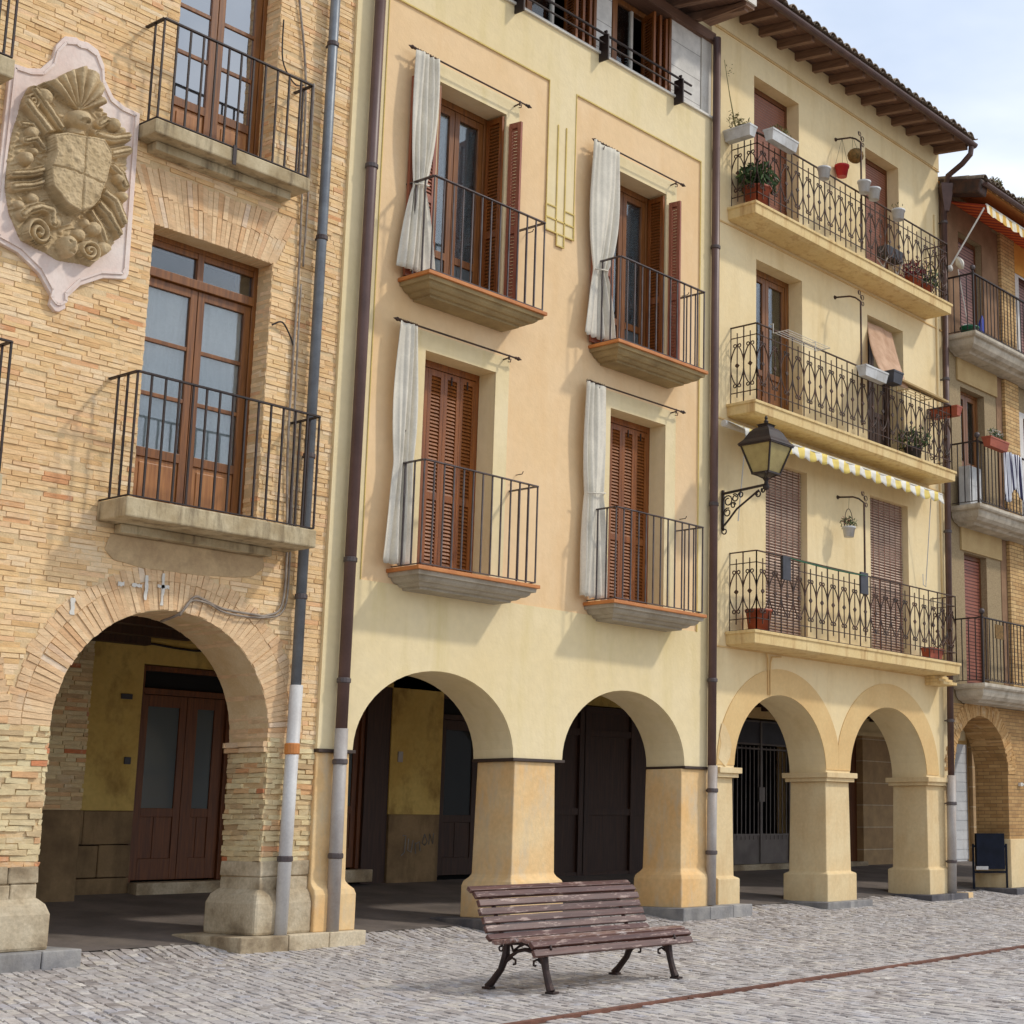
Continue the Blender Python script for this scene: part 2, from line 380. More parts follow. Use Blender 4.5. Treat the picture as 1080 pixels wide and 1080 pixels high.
# setts: grey granite with lighter and warm ones
def settmat():
    m, nt, b = newmat('worn_granite_setts')
    tc = N(nt, 'ShaderNodeTexCoord').outputs['Object']
    gi = N(nt, 'ShaderNodeNewGeometry').outputs['Random Per Island']
    col = ramp(nt, gi, [(0, lin(146,136,130)), (.12, lin(172,162,156)), (.4, lin(192,183,177)), (.6, lin(204,195,188)), (.78, lin(212,202,188)), (.9, lin(184,180,184)), (1, lin(228,220,210))])
    p = ramp(nt, noise(nt, tc, .5, 5, .6), [(.38, 0.0), (.66, .6)])
    col = mixc(nt, p, col, lin(192,188,186))
    g = ramp(nt, noise(nt, tc, 18, 6, .7), [(.3, .58), (.6, 1.0)])
    col = mixc(nt, 1.0, col, g, 'MULTIPLY')
    d = ramp(nt, noise(nt, tc, 1.3, 6, .7), [(.58, 0.0), (.74, .4)])
    col = mixc(nt, d, col, lin(150,134,120))
    nt.links.new(col, b.inputs['Base Color'])
    b.inputs['Roughness'].default_value = .62
    nrm = bumpn(nt, noise(nt, tc, 35, 6, .65), .35, .01)
    nrm = bumpn(nt, noise(nt, tc, 9, 3, .5), .2, .02, nrm)
    nt.links.new(nrm, b.inputs['Normal'])
    return m
MT['sett'] = settmat()

# ------------------------------------------------------------------ ground
YF = 13.1
def gz(y):
    if y < 9.5: return 0.0
    if y < 12.9: return .12*(y-9.5)/3.4
    return .12+.115*(min(y, 16.7)-12.9)
g = MB()
ys = [-300, -60, 0, 9.5, 11.2, 12.9, 16.7, 60, 400]
xs = [-300, -40, 0, 20, 40, 100, 500]
for i in range(len(xs)-1):
    for k in range(len(ys)-1):
        q = [(xs[i], ys[k]), (xs[i+1], ys[k]), (xs[i+1], ys[k+1]), (xs[i], ys[k+1])]
        g.add([(x, y, gz(y)-.009) for x, y in q], [(0,1,2,3)])
tag(g.build('ground', MT['grnd'], recalc=False), kind='structure')
# rows of worn setts laid diagonally
s = MB()
ang = math.radians(73); du = Vector((math.cos(ang), math.sin(ang))); dv = Vector((-math.sin(ang), math.cos(ang)))
def rust_y(x): return 7.75+.04*(x-7)+.006*(x-12)*abs(x-12)*.3
r = 0; v = -40.0
while v < 16:
    w = random.uniform(.065, .11); u = -4+random.random()*.2
    wob = random.uniform(-.01, .01)
    while u < 34:
        L = random.uniform(.08, .22)
        c = du*(u+L/2)+dv*(v+w/2)
        if 3.5 < c.x < 40 and 4.6 < c.y < 13.55 and c.x < 3.6+c.y*2.9:
            if abs(c.y-rust_y(c.x)) > .07:
                gap = random.choice((.001, .002, .003, .004, .009))
                far_ = c.x > 24
                if not far_ or True:
                    dz = random.uniform(-.003, .004); ch = .006
                    tilt = [random.uniform(-.004, .004) for _ in range(4)]
                    jj = lambda: random.uniform(-.006, .006)
                    gl_ = gap*.4; co = [(-L/2+gl_, -w/2+gap), (L/2-gl_, -w/2+gap), (L/2-gl_, w/2-gap), (-L/2+gl_, w/2-gap)]
                    co = [(a+jj(), b+jj()) for a, b in co]
                    bot = []; top = []
                    for k, (a, b) in enumerate(co):
                        p = c+du*a+dv*b; bot.append((p.x, p.y, gz(p.y)-.022+dz))
                        a2 = a-math.copysign(ch, a); b2 = b-math.copysign(ch, b)
                        p = c+du*a2+dv*b2; top.append((p.x, p.y, gz(p.y)+dz+tilt[k]))
                    s.add(bot+top, [(4,5,6,7),(0,1,5,4),(1,2,6,5),(2,3,7,6),(3,0,4,7)])
        u += L
    v += w
tag(s.build('cobblestone_paving', MT['sett'], recalc=False), kind='structure')
# arcade floor
a = MB()
for x0, x1, ysx in ((1.5, 16.9, 13.5), (16.9, 60, 13.54)):
    yy = [ysx, 14.5, 15.5, 16.7]
    for k in range(3):
        a.add([(x0, yy[k], gz(yy[k])+.004), (x1, yy[k], gz(yy[k])+.004), (x1, yy[k+1], gz(yy[k+1])+.004), (x0, yy[k+1], gz(yy[k+1])+.004)], [(0,1,2,3)])
tag(a.build('arcade_pavement', MT['pave'], recalc=False), kind='structure')
# rusty channel strip
rs = MB(); x = 5.0
while x < 30:
    x2 = x+1.2; y1, y2 = rust_y(x), rust_y(x2)
    rs.obox(((x+x2)/2, (y1+y2)/2, .004), ((x2-x)/2-.004, (y2-y1)/2, 0), (0, .035, 0), (0, 0, .012)); x = x2
tag(rs.build('drain_channel', MT['rust'], off=(5, 7.7, 0)), 'narrow rusty steel drainage strip running across the cobbles in front of the bench', 'drain')

# ------------------------------------------------------------------ generic wall pieces
front = lambda y: (lambda u, v, d: (u, y+d, v))
def rect(x0, x1, z0, z1): return [(x0, z0), (x1, z0), (x1, z1), (x0, z1)]
def arcpts(cx, z0, rx, rz, n=28, jit=0):
    return [(cx+rx*math.cos(PI-PI*i/n)+random.uniform(-jit, jit), z0+rz*math.sin(PI*i/n)+random.uniform(-jit, jit)) for i in range(n+1)]
def wall_outline(x0, x1, zb, zt, arches):    # arches: (cx, z0, rx, rz) cut from the bottom edge
    pts = [(x0, zb)]
    for cx, z0, rx, rz in arches:
        if z0 > zb: pts.append((cx-rx, zb))
        pts += arcpts(cx, z0, rx, rz)
        if z0 > zb: pts.append((cx+rx, zb))
    pts += [(x1, zb), (x1, zt), (x0, zt)]
    return pts

def bricks(mb, O, u, n, x0, x1, z0, z1, allow=None, h=.046, L=.25, proud=.009, jit=.0028, shrink=.0036, deep=.03):
    O, u, n = Vector(O), Vector(u), Vector(n); z = z0; row = 0
    while z < z1-.02:
        hh = h*random.uniform(.94, 1.06); zt = min(z+hh, z1)
        ints = allow((z+zt)/2) if allow else [(x0, x1)]
        a = x0-random.random()*L
        while a < x1:
            l = L*random.choice((1, 1, 1, .5, .85, 1.1))
            for i0, i1 in ints:
                s0, s1 = max(a, i0, x0), min(a+l, i1, x1)
                if s1-s0 > .025:
                    p = proud*random.uniform(-.4, 1) if random.random() > .06 else -proud*.9
                    c = O+u*((s0+s1)/2)+Vector((0,0,(z+zt)/2))+n*((p-deep)/2)
                    mb_v = len(mb.v)
                    mb.obox(c, u*((s1-s0)/2-shrink), Vector((0,0,(zt-z)/2-shrink*.8)), n*((p+deep)/2))
                    for k in range(mb_v, mb_v+8):
                        q = mb.v[k]; mb.v[k] = (q[0]+random.uniform(-jit, jit), q[1]+random.uniform(-jit, jit)*.6, q[2]+random.uniform(-jit, jit))
            a += l
        z = zt; row += 1

def voussoirs(mb, cx, cz, r, R, y0, depth, a0, a1, clip=None, t=.055, rows=2):
    n = int((a1-a0)*(r+R)/2/t); dyy = depth/rows
    for i in range(n):
        th = a0+(a1-a0)*(i+.5)/n; d = Vector((math.cos(th), 0, math.sin(th))); tt = Vector((-math.sin(th), 0, math.cos(th)))
        split = random.choice((.27, .27, R-r-.14)); rr = R+random.uniform(-.03, .03)
        for (ra, rb) in ((r+random.uniform(-.008, .006), r+split), (r+split, rr)):
            if rb-ra < .03: continue
            for k in range(rows if ra < r+.05 else 1):
                mid = (ra+rb)/2
                if clip and not clip(cx+d.x*mid): continue
                half = (a1-a0)*mid/n/2-.003
                p = random.uniform(-.006, .008)
                ya, yb = y0+k*dyy-(p if k == 0 else 0)+(.004 if k else 0), y0+(k+1)*dyy
                if ra > r+.05: yb = y0+.06
                c = Vector((cx, (ya+yb)/2, cz))+d*mid
                nv = len(mb.v)
                mb.obox(c, d*((rb-ra)/2-.003), tt*half, (0, (yb-ya)/2, 0))
                for q in range(nv, nv+8):
                    w_ = mb.v[q]; mb.v[q] = tuple(w_[z]+random.uniform(-.003, .003) for z in range(3))

def rail_simple(mb, x0, x1, yf, yw, z0, zt, pitch=.135, bar=.014, hand=(.035, .014), bottom=.02, frontextra=0):
    # corner to corner handrail, vertical bars and a low rail
    for p, q in (((x0, yw, zt), (x0, yf, zt)), ((x0-.0, yf, zt), (x1, yf, zt)), ((x1, yf, zt), (x1, yw, zt))):
        mb.bar(p, q, hand[0], hand[1])
    zb = z0+bottom
    for p, q in (((x0, yw, zb), (x0, yf, zb)), ((x0, yf, zb), (x1, yf, zb)), ((x1, yf, zb), (x1, yw, zb))):
        mb.bar(p, q, .022, .010)
    n = max(1, round((x1-x0)/pitch))
    for i in range(n+1):
        x = x0+(x1-x0)*i/n; mb.bar((x, yf, zb-frontextra), (x, yf, zt), bar)
    m = max(1, round((yw-yf)/pitch))
    for i in range(1, m):
        y = yf+(yw-yf)*i/m
        for x in (x0, x1): mb.bar((x, y, zb-frontextra), (x, y, zt), bar)

def scrollpts(P, r, a0, turns, n=12):   # small spiral around P in 2D
    return [(P[0]+r*(1-.55*i/n)*math.cos(a0+turns*2*PI*i/n), P[1]+r*(1-.55*i/n)*math.sin(a0+turns*2*PI*i/n)) for i in range(n+1)]
def rail_ornate(mb, x0, x1, yf, yw, z0, zt, cell=.30):
    z2 = zt-.16; z3 = z0+.17
    zc0, zc1 = z0+.27, zt-.27
    def run(fn, L):                       # fn(u) -> (x,y)
        P = lambda u, z: (fn(u)[0], fn(u)[1], z)
        for z, w, h in ((zt, .03, .014), (z2, .012, .012), (z3, .012, .012), (z0+.015, .02, .01)):
            mb.bar(P(0, z), P(L, z), w, h)
        n = max(1, round(L/cell)); c = L/n
        for i in range(n+1): mb.bar(P(i*c, z0), P(i*c, zt), .014)
        for i in range(n):
            m = (i+.5)*c; mid = (zc0+zc1)/2
            mb.bar(P(m, z0+.1), P(m, zt-.09), .012)
            u_ = (Vector(fn(1))-Vector(fn(0)))
            mb.obox(P(m, mid), (u_.x*.019, u_.y*.019, .019), (-u_.x*.019, -u_.y*.019, .019), (u_.y*.009, u_.x*.009, 0))
            for sgn in (-1, 1):
                pts = []
                H = (zc1-zc0)/2
                for k in range(13):
                    t = -1+2*k/12
                    off = (c/2-.010)*(math.cos(t*PI/2)**.72) if abs(t) < 1 else 0
                    pts.append((m+sgn*(off+.012), mid+t*(H-.01)))
                top = [(m+sgn*(.012+.033-.033*math.cos(a)*(1-.12*i)), zc1-.01+.033*math.sin(a)*(1-.08*i)) for i, a in enumerate([.5, 1.1, 1.8, 2.5, 3.2, 4.0, 4.9])]
                bot = [(p[0], 2*mid-p[1]) for p in top]
                allp = bot[::-1]+pts+top
                mb.tube([P(a_, b_) for a_, b_ in allp], .0092, 5)
    run(lambda u: (x0+u, yf), x1-x0)
    run(lambda u: (x0, yf+u), yw-yf)
    run(lambda u: (x1, yf+u), yw-yf)

def slab_loft(mb, x0, x1, yf, yw, levels):  # levels: (z, inset) ; inset on front and both sides
    vs = []; fs = []
    for z, i in levels: vs += [(x0+i, yw, z), (x0+i, yf+i, z), (x1-i, yf+i, z), (x1-i, yw, z)]
    for k in range(len(levels)-1):
        for j in range(4):
            j2 = (j+1) % 4; fs.append((k*4+j, k*4+j2, (k+1)*4+j2, (k+1)*4+j))
    fs.append((0,1,2,3)); e = (len(levels)-1)*4; fs.append((e+3, e+2, e+1, e))
    mb.add(vs, fs)

def shutter_leaf(mb, O, u, n, w, h, lou=.042, th=.035, mid=None):
    # O bottom corner; u along width; n outward
    O, u, n = Vector(O), Vector(u), Vector(n); Z = Vector((0,0,1)); st = .05
    def b(a0, a1, z0, z1, t=th): mb.obox(O+u*(a0+a1)/2+Z*(z0+z1)/2, u*(a1-a0)/2, n*t/2, Z*(z1-z0)/2)
    b(0, st, 0, h); b(w-st, w, 0, h); b(st, w-st, 0, .09, th*.95); b(st, w-st, h-.07, h, th*.95)
    zs = [(.09, h-.07)]
    if mid: b(st, w-st, mid-.04, mid+.04, th*.95); zs = [(.09, mid-.04), (mid+.04, h-.07)]
    for za, zb_ in zs:
        k = int((zb_-za)/lou)
        for i in range(k):
            z = za+(i+.5)*(zb_-za)/k
            mb.obox(O+u*w/2+Z*z, u*(w/2-st), (n*.42+Z*(-.75)).normalized()*.027, (n*.55+Z*.5).normalized()*.003)

def curtain(mb, xt0, xt1, zt, xb0, xb1, zb, y, tie=None, folds=7, amp=.035):
    # tie = (x0,x1,z): gathered there
    nu, nv = folds*8, 40; vs = []; ph = random.random()*6
    for j in range(nv+1):
        t = j/nv; z = zt+(zb-zt)*t
        if tie:
            tz = (zt-tie[2])/(zt-zb)
            if t < tz:
                q = t/tz; bul = .06*math.sin(PI*q)
                e = q**3
                a0 = xt0+(tie[0]-xt0)*e-bul*.6; a1 = xt1+(tie[1]-xt1)*e+bul*.6
            else:
                q = (t-tz)/(1-tz); e = q**.75
                a0 = tie[0]+(xb0-tie[0])*e; a1 = tie[1]+(xb1-tie[1])*e
        else:
            a0 = xt0+(xb0-xt0)*t; a1 = xt1+(xb1-xt1)*t
        wdt = a1-a0
        for i in range(nu+1):
            uu = i/nu
            am = amp*(.5+.5*t)*(min(1, wdt/.3))
            yy = y+am*math.sin(uu*folds*2*PI+ph+1.3*math.sin(2.2*t+uu*3+ph))*(.55+.45*math.sin(uu*5+ph*2+t*2))+.016*math.sin(uu*9+t*7+ph)
            vs.append((a0+wdt*uu+.004*math.sin(uu*40), yy, z+(.012*math.sin(uu*folds*2*PI+1) if j == nv else 0)))
    fs = []
    for j in range(nv):
        for i in range(nu):
            k = j*(nu+1)+i; fs.append((k, k+1, k+nu+2, k+nu+1))
    mb.add(vs, fs)

def pipe(parent, mat, x, y, z0, z1, r, name='drainpipe', collars=(), x1=None, n=14, sub=True):
    m = MB(); x1 = x if x1 is None else x1
    m.tube([(x, y, z0), (x1, y, z1)], r, n)
    p = m.build(name, mat, parent, smooth=False)
    for p_ in p.data.polygons: p_.use_smooth = len(p_.vertices) == 4
    if collars and sub:
        for z in collars:
            c = MB(); xx = x+(x1-x)*(z-z0)/(z1-z0)
            c.lathe((xx, y, z-.03), [(r+.003, 0), (r+.012, .008), (r+.012, .045), (r+.003, .055)], n)
            c.bar((xx, y+r-.01, z), (xx, YF+.02, z), .02)
            c.build('pipe_collar', MT['irongrey'], p)
    return p

def leaves(mb, c, rad, n, size=.05, up=0):
    for _ in range(n):
        d = Vector((random.gauss(0, 1), random.gauss(0, 1), random.gauss(0, 1)))
        d = d.normalized()*random.random()**.5
        p = Vector(c)+Vector((d.x*rad[0], d.y*rad[1], d.z*rad[2]))
        a = Vector((random.gauss(0, 1), random.gauss(0, 1), random.gauss(0, 1)+up)).normalized()*size*random.uniform(.6, 1.4)
        b = a.cross(Vector((random.gauss(0, 1), random.gauss(0, 1), random.gauss(0, 1)))).normalized()*size*.3
        mb.add([p-a, p+b, p+a, p-b], [(0,1,2,3)])

# ================================================================== BRICK HOUSE
H1 = thing('brick_house', 'old tan brick house with carved crest and round brick arch, at left of the square', 'house', (8.7, YF, 0))
X0, X1 = 4.2, 10.36
CA, CZ, R1, R2 = 8.665, 2.14, 1.125, 1.53
CB = 5.62
WL = (8.14, 9.5, 4.10, 6.93)      # lower opening
WU = (8.24, 9.40, 7.80, 10.45)    # upper opening
m = MB()
out = wall_outline(X0, X1, 2.08, 13.4, [(CB, CZ, R1, R1), (CA, CZ, R1, R1)])
m.prism(out, [rect(*WL), rect(*WU)], front(YF+.004), 0, .608)
wall1 = m.build('wall', MT['mortar'], H1)
def allow1(z):
    ints = [(X0, X1)]
    def cut(a, b):
        nonlocal ints
        o = []
        for p, q in ints:
            if b <= p or a >= q: o.append((p, q))
            else:
                if a > p: o.append((p, a))
                if b < q: o.append((b, q))
        ints = o
    for c in (CA, CB):
        d = R2**2-(z-CZ)**2
        if z < CZ: cut(c-R1, c+R1)
        elif d > 0: cut(c-math.sqrt(d), c+math.sqrt(d))
    for (a, b, z0, z1), fz in ((WL, 7.48), (WU, 11.0)):
        if z0 < z < z1: cut(a, b)
        elif z1 <= z < fz:
            e = (z-z1)*.42; cut(a-.03-e, b+.03+e)
    return ints
b = MB()
bricks(b, (0, YF, 0), (1,0,0), (0,-1,0), X0, X1, 2.14, 13.35, allow1, jit=.003)
# window reveals in brick
for (a, bb, z0, z1) in (WL, WU):
    bricks(b, (bb, YF+.3, 0), (0,-1,0), (-1,0,0), 0, .3, z0, z1, proud=.006, L=.24)
    bricks(b, (a, YF, 0), (0,1,0), (1,0,0), 0, .3, z0, z1, proud=.006, L=.24)
b.build('brickwork', MT['brick'], H1, recalc=False)
# flat arches of splayed bricks over the windows
for (a, bb, z0, z1), fz in ((WL, 7.48), (WU, 11.0)):
    fa = MB()
    cx = (a+bb)/2; cz = z1-1.5; n = 30
    for i in range(n):
        t = -1+2*(i+.5)/n; half = (bb-a)/2+.03
        xa = cx+t*half; xb = cx+t*(half+(fz-z1)*.42)
        zt = fz+random.uniform(-.03, .02)
        for q0, q1 in ((0, .52), (.52, 1)):
            p0 = Vector((xa+(xb-xa)*q0, 0, z1+(zt-z1)*q0)); p1 = Vector((xa+(xb-xa)*q1, 0, z1+(zt-z1)*q1))
            dd = (p1-p0); ln = dd.length; dd.normalize(); tt = Vector((dd.z, 0, -dd.x))
            wdt = (half+(fz-z1)*.42*(q0+q1)/2)/n-.003
            p = random.uniform(-.002, .010)
            fa.obox((p0+p1)/2+Vector((0, YF+.1-p/2, 0)), dd*(ln/2-.003), tt*wdt, (0, .1+p/2, 0))
    fa.build('lintel', MT['brickring'], H1, recalc=False)
# arches
clipx = 7.135
for c, fn in ((CA, lambda x: x > clipx), (CB, lambda x: x <= clipx)):
    v_ = MB(); voussoirs(v_, c, CZ, R1, R2, YF-.004, .62, 0.0, PI, clip=fn)
    v_.build('arch', MT['brickring'], H1, recalc=False)
for x0, x1, z0, z1 in ((8.33, 8.36, 3.33, 3.56), (8.50, 8.53, 3.30, 3.60), (8.20, 8.30, 3.44, 3.47), (8.06, 8.12, 3.43, 3.47), (8.46, 8.58, 3.46, 3.49), (7.62, 7.66, 3.12, 3.27)):
    m = MB(); n_ = 7; top = []; bot = []
    for i in range(n_+1):
        t = i/n_
        if x1-x0 > z1-z0: top.append((x0+(x1-x0)*t, z1+random.uniform(-.008, .006))); bot.append((x0+(x1-x0)*t, z0+random.uniform(-.006, .008)))
        else: top.append((x1+random.uniform(-.006, .006), z1+(z0-z1)*t)); bot.append((x0+random.uniform(-.006, .006), z1+(z0-z1)*t))
    m.prism(top+bot[::-1], [], front(YF-.0175), 0, .006, back=False); m.build('paint_mark', MT['whitepaint'], H1)
# pillars with brick faces, stone base and plinth
def b1pillar(xl, xr, xb1=None):
    m = MB()
    m.box(xl+.012, xr, YF+.012, YF+.6, .6, 2.10)
    p = m.build('pillar', MT['mortar'], H1)
    k = MB()
    for f_ in ((( 0, YF, 0), (1,0,0), (0,-1,0), xl, xr), ((xl, YF+.62, 0), (0,-1,0), (-1,0,0), 0, .62), ((xr, YF, 0), (0,1,0), (1,0,0), 0, .62)):
        if f_[0][0] == xr and xr > 10: continue
        bricks(k, f_[0], f_[1], f_[2], f_[3], f_[4], .95, 2.14, L=.24, proud=.016, jit=.007, h=.050)
    k.build('brickwork', MT['brickold'], p, recalc=False)
    st = MB()                                     # stone shaft foot
    z = .66
    for h in (.15, .15):
        x = xl-.01
        while x < xr-.03:
            L = min(random.uniform(.2, .34), xr-x)
            if xr-(x+L) < .1: L = xr-x
            st.box(x+.003, x+L-.003, YF-.014-random.random()*.012, YF+.61, z+.003, z+h-.003, j=.006); x += L
        z += h
    st.build('stone_course', MT['stone'], p, bevel=.012)
    im = MB()
    for i, (z0, z1, o) in enumerate(((2.0, 2.05, .035), (2.05, 2.105, .055))):
        x = xl-o
        while x < xl+.0:
            break
        y = YF-.0
        while y < YF+.6:
            im.box(xl-o+random.uniform(-.006, .006), xl+.05, y, min(y+.2, YF+.63), z0+.003, z1-.003, j=.004); y += .2
    im.build('impost', MT['brickring'], p, recalc=False)
    bs = MB()
    levels = [(.262, 0), (.56, .0), (.64, .03), (.70, .09)]
    w0, w1 = xl-.10, (xr+.10 if xr < 10 else xr)
    vs = []; fs = []
    for zz, i in levels:
        r_ = i if xr < 10 else 0
        vs += [(w0+i, YF-.10+i, zz), (w1-r_, YF-.10+i, zz), (w1-r_, YF+.71-i, zz), (w0+i, YF+.71-i, zz)]
    for k2 in range(len(levels)-1):
        for j in range(4):
            j2 = (j+1) % 4; fs.append((k2*4+j, k2*4+j2, (k2+1)*4+j2, (k2+1)*4+j))
    fs += [(3,2,1,0), (12,13,14,15)]
    bs.add(vs, fs)
    bs.build('stone_base', MT['stone'], p, bevel=.03)
    return p
P1 = b1pillar(6.745, 7.54); P2 = b1pillar(9.79, 10.36); b1pillar(3.7, 4.495)
def plinth(parent, x0, x1, y0, y1, z0, z1, mat, n=None, join=.004):
    m = MB(); x = x0
    while x < x1-.01:
        L = random.uniform(.45, .7); L = L if x1-(x+L) > .2 else x1-x
        m.box(x+join, x+L-join, y0, y1-.001, z0, z1+random.uniform(-.002, .002), j=.003); x += L
    return m.build('plinth', mat, parent, bevel=.012)
plinth(P1, 6.5, 7.87, 12.86, 13.98, .02, .265, MT['kerb'])
plinth(P2, 9.46, 10.95, 12.88, 13.98, .02, .265, MT['stone'])

# balcony door joinery of the brick house
def french_door(parent, x0, x1, y, z0, z1, wood, panelm, glass, tr=None, rows=3, panel_h=.62, fw=.07, lace=None, arm=True):
    """x-range of the frame, transom height tr, rows of panes above a solid panel."""
    w = hold('window', parent)
    f = MB()
    f.box(x0, x0+fw, y, y+.07, z0, z1); f.box(x1-fw, x1, y, y+.07, z0, z1); f.box(x0+fw, x1-fw, y, y+.07, z1-fw, z1)
    zt = z1-fw
    if tr:
        f.box(x0+fw, x1-fw, y-.03, y+.07, tr, tr+.09); f.box((x0+x1)/2-.035, (x0+x1)/2+.035, y, y+.07, tr+.09, z1-fw); zt = tr
        f.box(x0+fw, x1-fw, y+.01, y+.06, z1-fw-.06, z1-fw)
    f.build('frame', wood, w, bevel=.004)
    cx = (x0+x1)/2
    for a, c in ((x0+fw+.004, cx-.004), (cx+.004, x1-fw-.004)):
        l = MB(); s_ = .075
        l.box(a, a+s_, y+.012, y+.058, z0+.03, zt-.004); l.box(c-s_, c, y+.012, y+.058, z0+.03, zt-.004)
        l.box(a+s_, c-s_, y+.012, y+.058, zt-.09, zt-.004); l.box(a+s_, c-s_, y+.012, y+.058, z0+.03, z0+.15)
        zp = z0+panel_h
        l.box(a+s_, c-s_, y+.010, y+.058, zp, zp+.09)
        for i in range(1, rows):
            zz = zp+.09+(zt-.09-zp-.09)*i/rows; l.box(a+s_, c-s_, y+.018, y+.055, zz-.02, zz+.02)
        lf = l.build('door_leaf', wood, w, bevel=.003)
        pm = MB(); pm.box(a+s_, c-s_, y+.030, y+.045, z0+.15, zp); pm.box(a+s_+.05, c-s_-.05, y+.020, y+.044, z0+.20, zp-.05)
        pm.build('panel', panelm, w, bevel=.006)
        g_ = MB(); g_.box(a+s_, c-s_, y+.034, y+.040, zp+.09, zt-.09)
        g_.build('pane', glass, w)
    if tr:
        g_ = MB(); g_.box(x0+fw, x1-fw, y+.034, y+.040, tr+.09, z1-fw-.06); g_.build('pane', glass, w)
    if lace:
        for a, c in ((x0+fw+.05, cx-.07), (cx+.07, x1-fw-.05)):
            cm = MB(); curtain(cm, a, c, zt-.04, a, c, z0+panel_h+.02, y+.078, folds=6, amp=.024)
            cm.build('lace_curtain', lace, w, smooth=True)
    return w
# dark room box behind each opening
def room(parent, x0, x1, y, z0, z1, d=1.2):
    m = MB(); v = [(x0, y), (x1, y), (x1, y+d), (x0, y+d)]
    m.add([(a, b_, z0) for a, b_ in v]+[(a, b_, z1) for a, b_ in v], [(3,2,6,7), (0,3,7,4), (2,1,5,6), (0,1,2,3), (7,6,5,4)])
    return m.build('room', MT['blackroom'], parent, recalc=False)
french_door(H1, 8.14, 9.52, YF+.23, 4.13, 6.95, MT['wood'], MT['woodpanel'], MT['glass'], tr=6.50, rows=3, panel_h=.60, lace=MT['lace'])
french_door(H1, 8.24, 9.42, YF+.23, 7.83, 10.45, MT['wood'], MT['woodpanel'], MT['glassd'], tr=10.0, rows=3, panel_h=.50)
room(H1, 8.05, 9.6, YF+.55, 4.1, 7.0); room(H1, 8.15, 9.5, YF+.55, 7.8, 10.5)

def b1_balcony(x0, x1, yf, z0, z1, zr, stone=True, underm=None):
    m = MB()
    m.box(x0, x1, yf, YF, z0, z1)
    bal = m.build('balcony', MT['slabstone'], H1, bevel=.015)
    r_ = MB(); rail_simple(r_, x0+.02, x1-.03, yf+.02, YF, z1, zr, pitch=.148, bar=.017, hand=(.034, .016), bottom=.015)
    r_.build('railing', MT['iron'], bal)
    return bal
bl = b1_balcony(7.80, 9.87, 12.63, 3.985, 4.165, 5.32)
co = MB()
co.box(7.98, 9.62, YF-.12, YF-.01, 3.90, 3.983)
co.build('corbel', MT['slabstone'], bl, bevel=.01)
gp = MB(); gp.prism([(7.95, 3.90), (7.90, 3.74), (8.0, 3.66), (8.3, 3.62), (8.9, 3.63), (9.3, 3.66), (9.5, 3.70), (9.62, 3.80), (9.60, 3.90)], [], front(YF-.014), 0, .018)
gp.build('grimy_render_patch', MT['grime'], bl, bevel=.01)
bu = b1_balcony(7.88, 9.66, 12.78, 7.69, 7.835, 8.86)
co = MB()
co.box(8.0, 9.55, YF-.16, YF-.005, 7.60, 7.688)
co.build('corbel', MT['slabstone'], bu, bevel=.01)
bb_ = MB(); bb_.box(8.72, 8.76, 12.765, 12.775, 7.66, 7.86); bb_.build('bracket', MT['iron'], bu)
b1_balcony(4.35, 6.44, 12.65, 7.60, 7.78, 8.80)
b1_balcony(4.55, 6.68, 12.65, 3.985, 4.165, 5.30)
for x0, x1, z0, z1 in ((4.75, 6.15, 7.78, 10.3), (4.9, 6.2, 4.165, 6.9)):
    french_door(H1, x0, x1, YF-.05, z0, z1, MT['wood'], MT['woodpanel'], MT['glassgrey'], rows=3)

# arcade back wall, pier, dado, door of the brick house
YB = 16.6
def zb(y=YB): return gz(y)
k = MB(); k.box(1.5, 10.64, YB, YB+.3, 1.46, 3.42); k.box(10.64, 11.90, YB, YB+.3, 3.14, 3.42); k.box(11.90, 12.3, YB, YB+.3, .4, 3.42)
k.build('arcade_wall', MT['arc_yellow'], H1)
k = MB(); z = .35
for h in (.37, .36, .38):
    x = 1.5
    while x < 10.62:
        L = min(random.uniform(.35, .8), 10.63-x); L = L if 10.63-(x+L) > .12 else 10.63-x
        k.box(x+.004, x+L-.004, YB-.02-random.random()*.015, YB+.3, z+.004, z+h-.004, j=.004); x += L
    z += h
k.build('stone_dado', MT['stone_dark'], H1, bevel=.012)
k = MB(); k.box(8.62, 9.76, YB-.42, YB-.03, .40, 1.46); k.build('stone_pier', MT['stone_dark'], H1, bevel=.02)
k = MB(); k.box(8.632, 9.748, YB-.40, YB-.001, 1.46, 3.42); pr = k.build('brick_pier', MT['mortar'], H1)
k = MB(); bricks(k, (0, YB-.41, 0), (1,0,0), (0,-1,0), 8.62, 9.76, 1.47, 3.4); k.build('brickwork', MT['brickold'], pr, recalc=False)
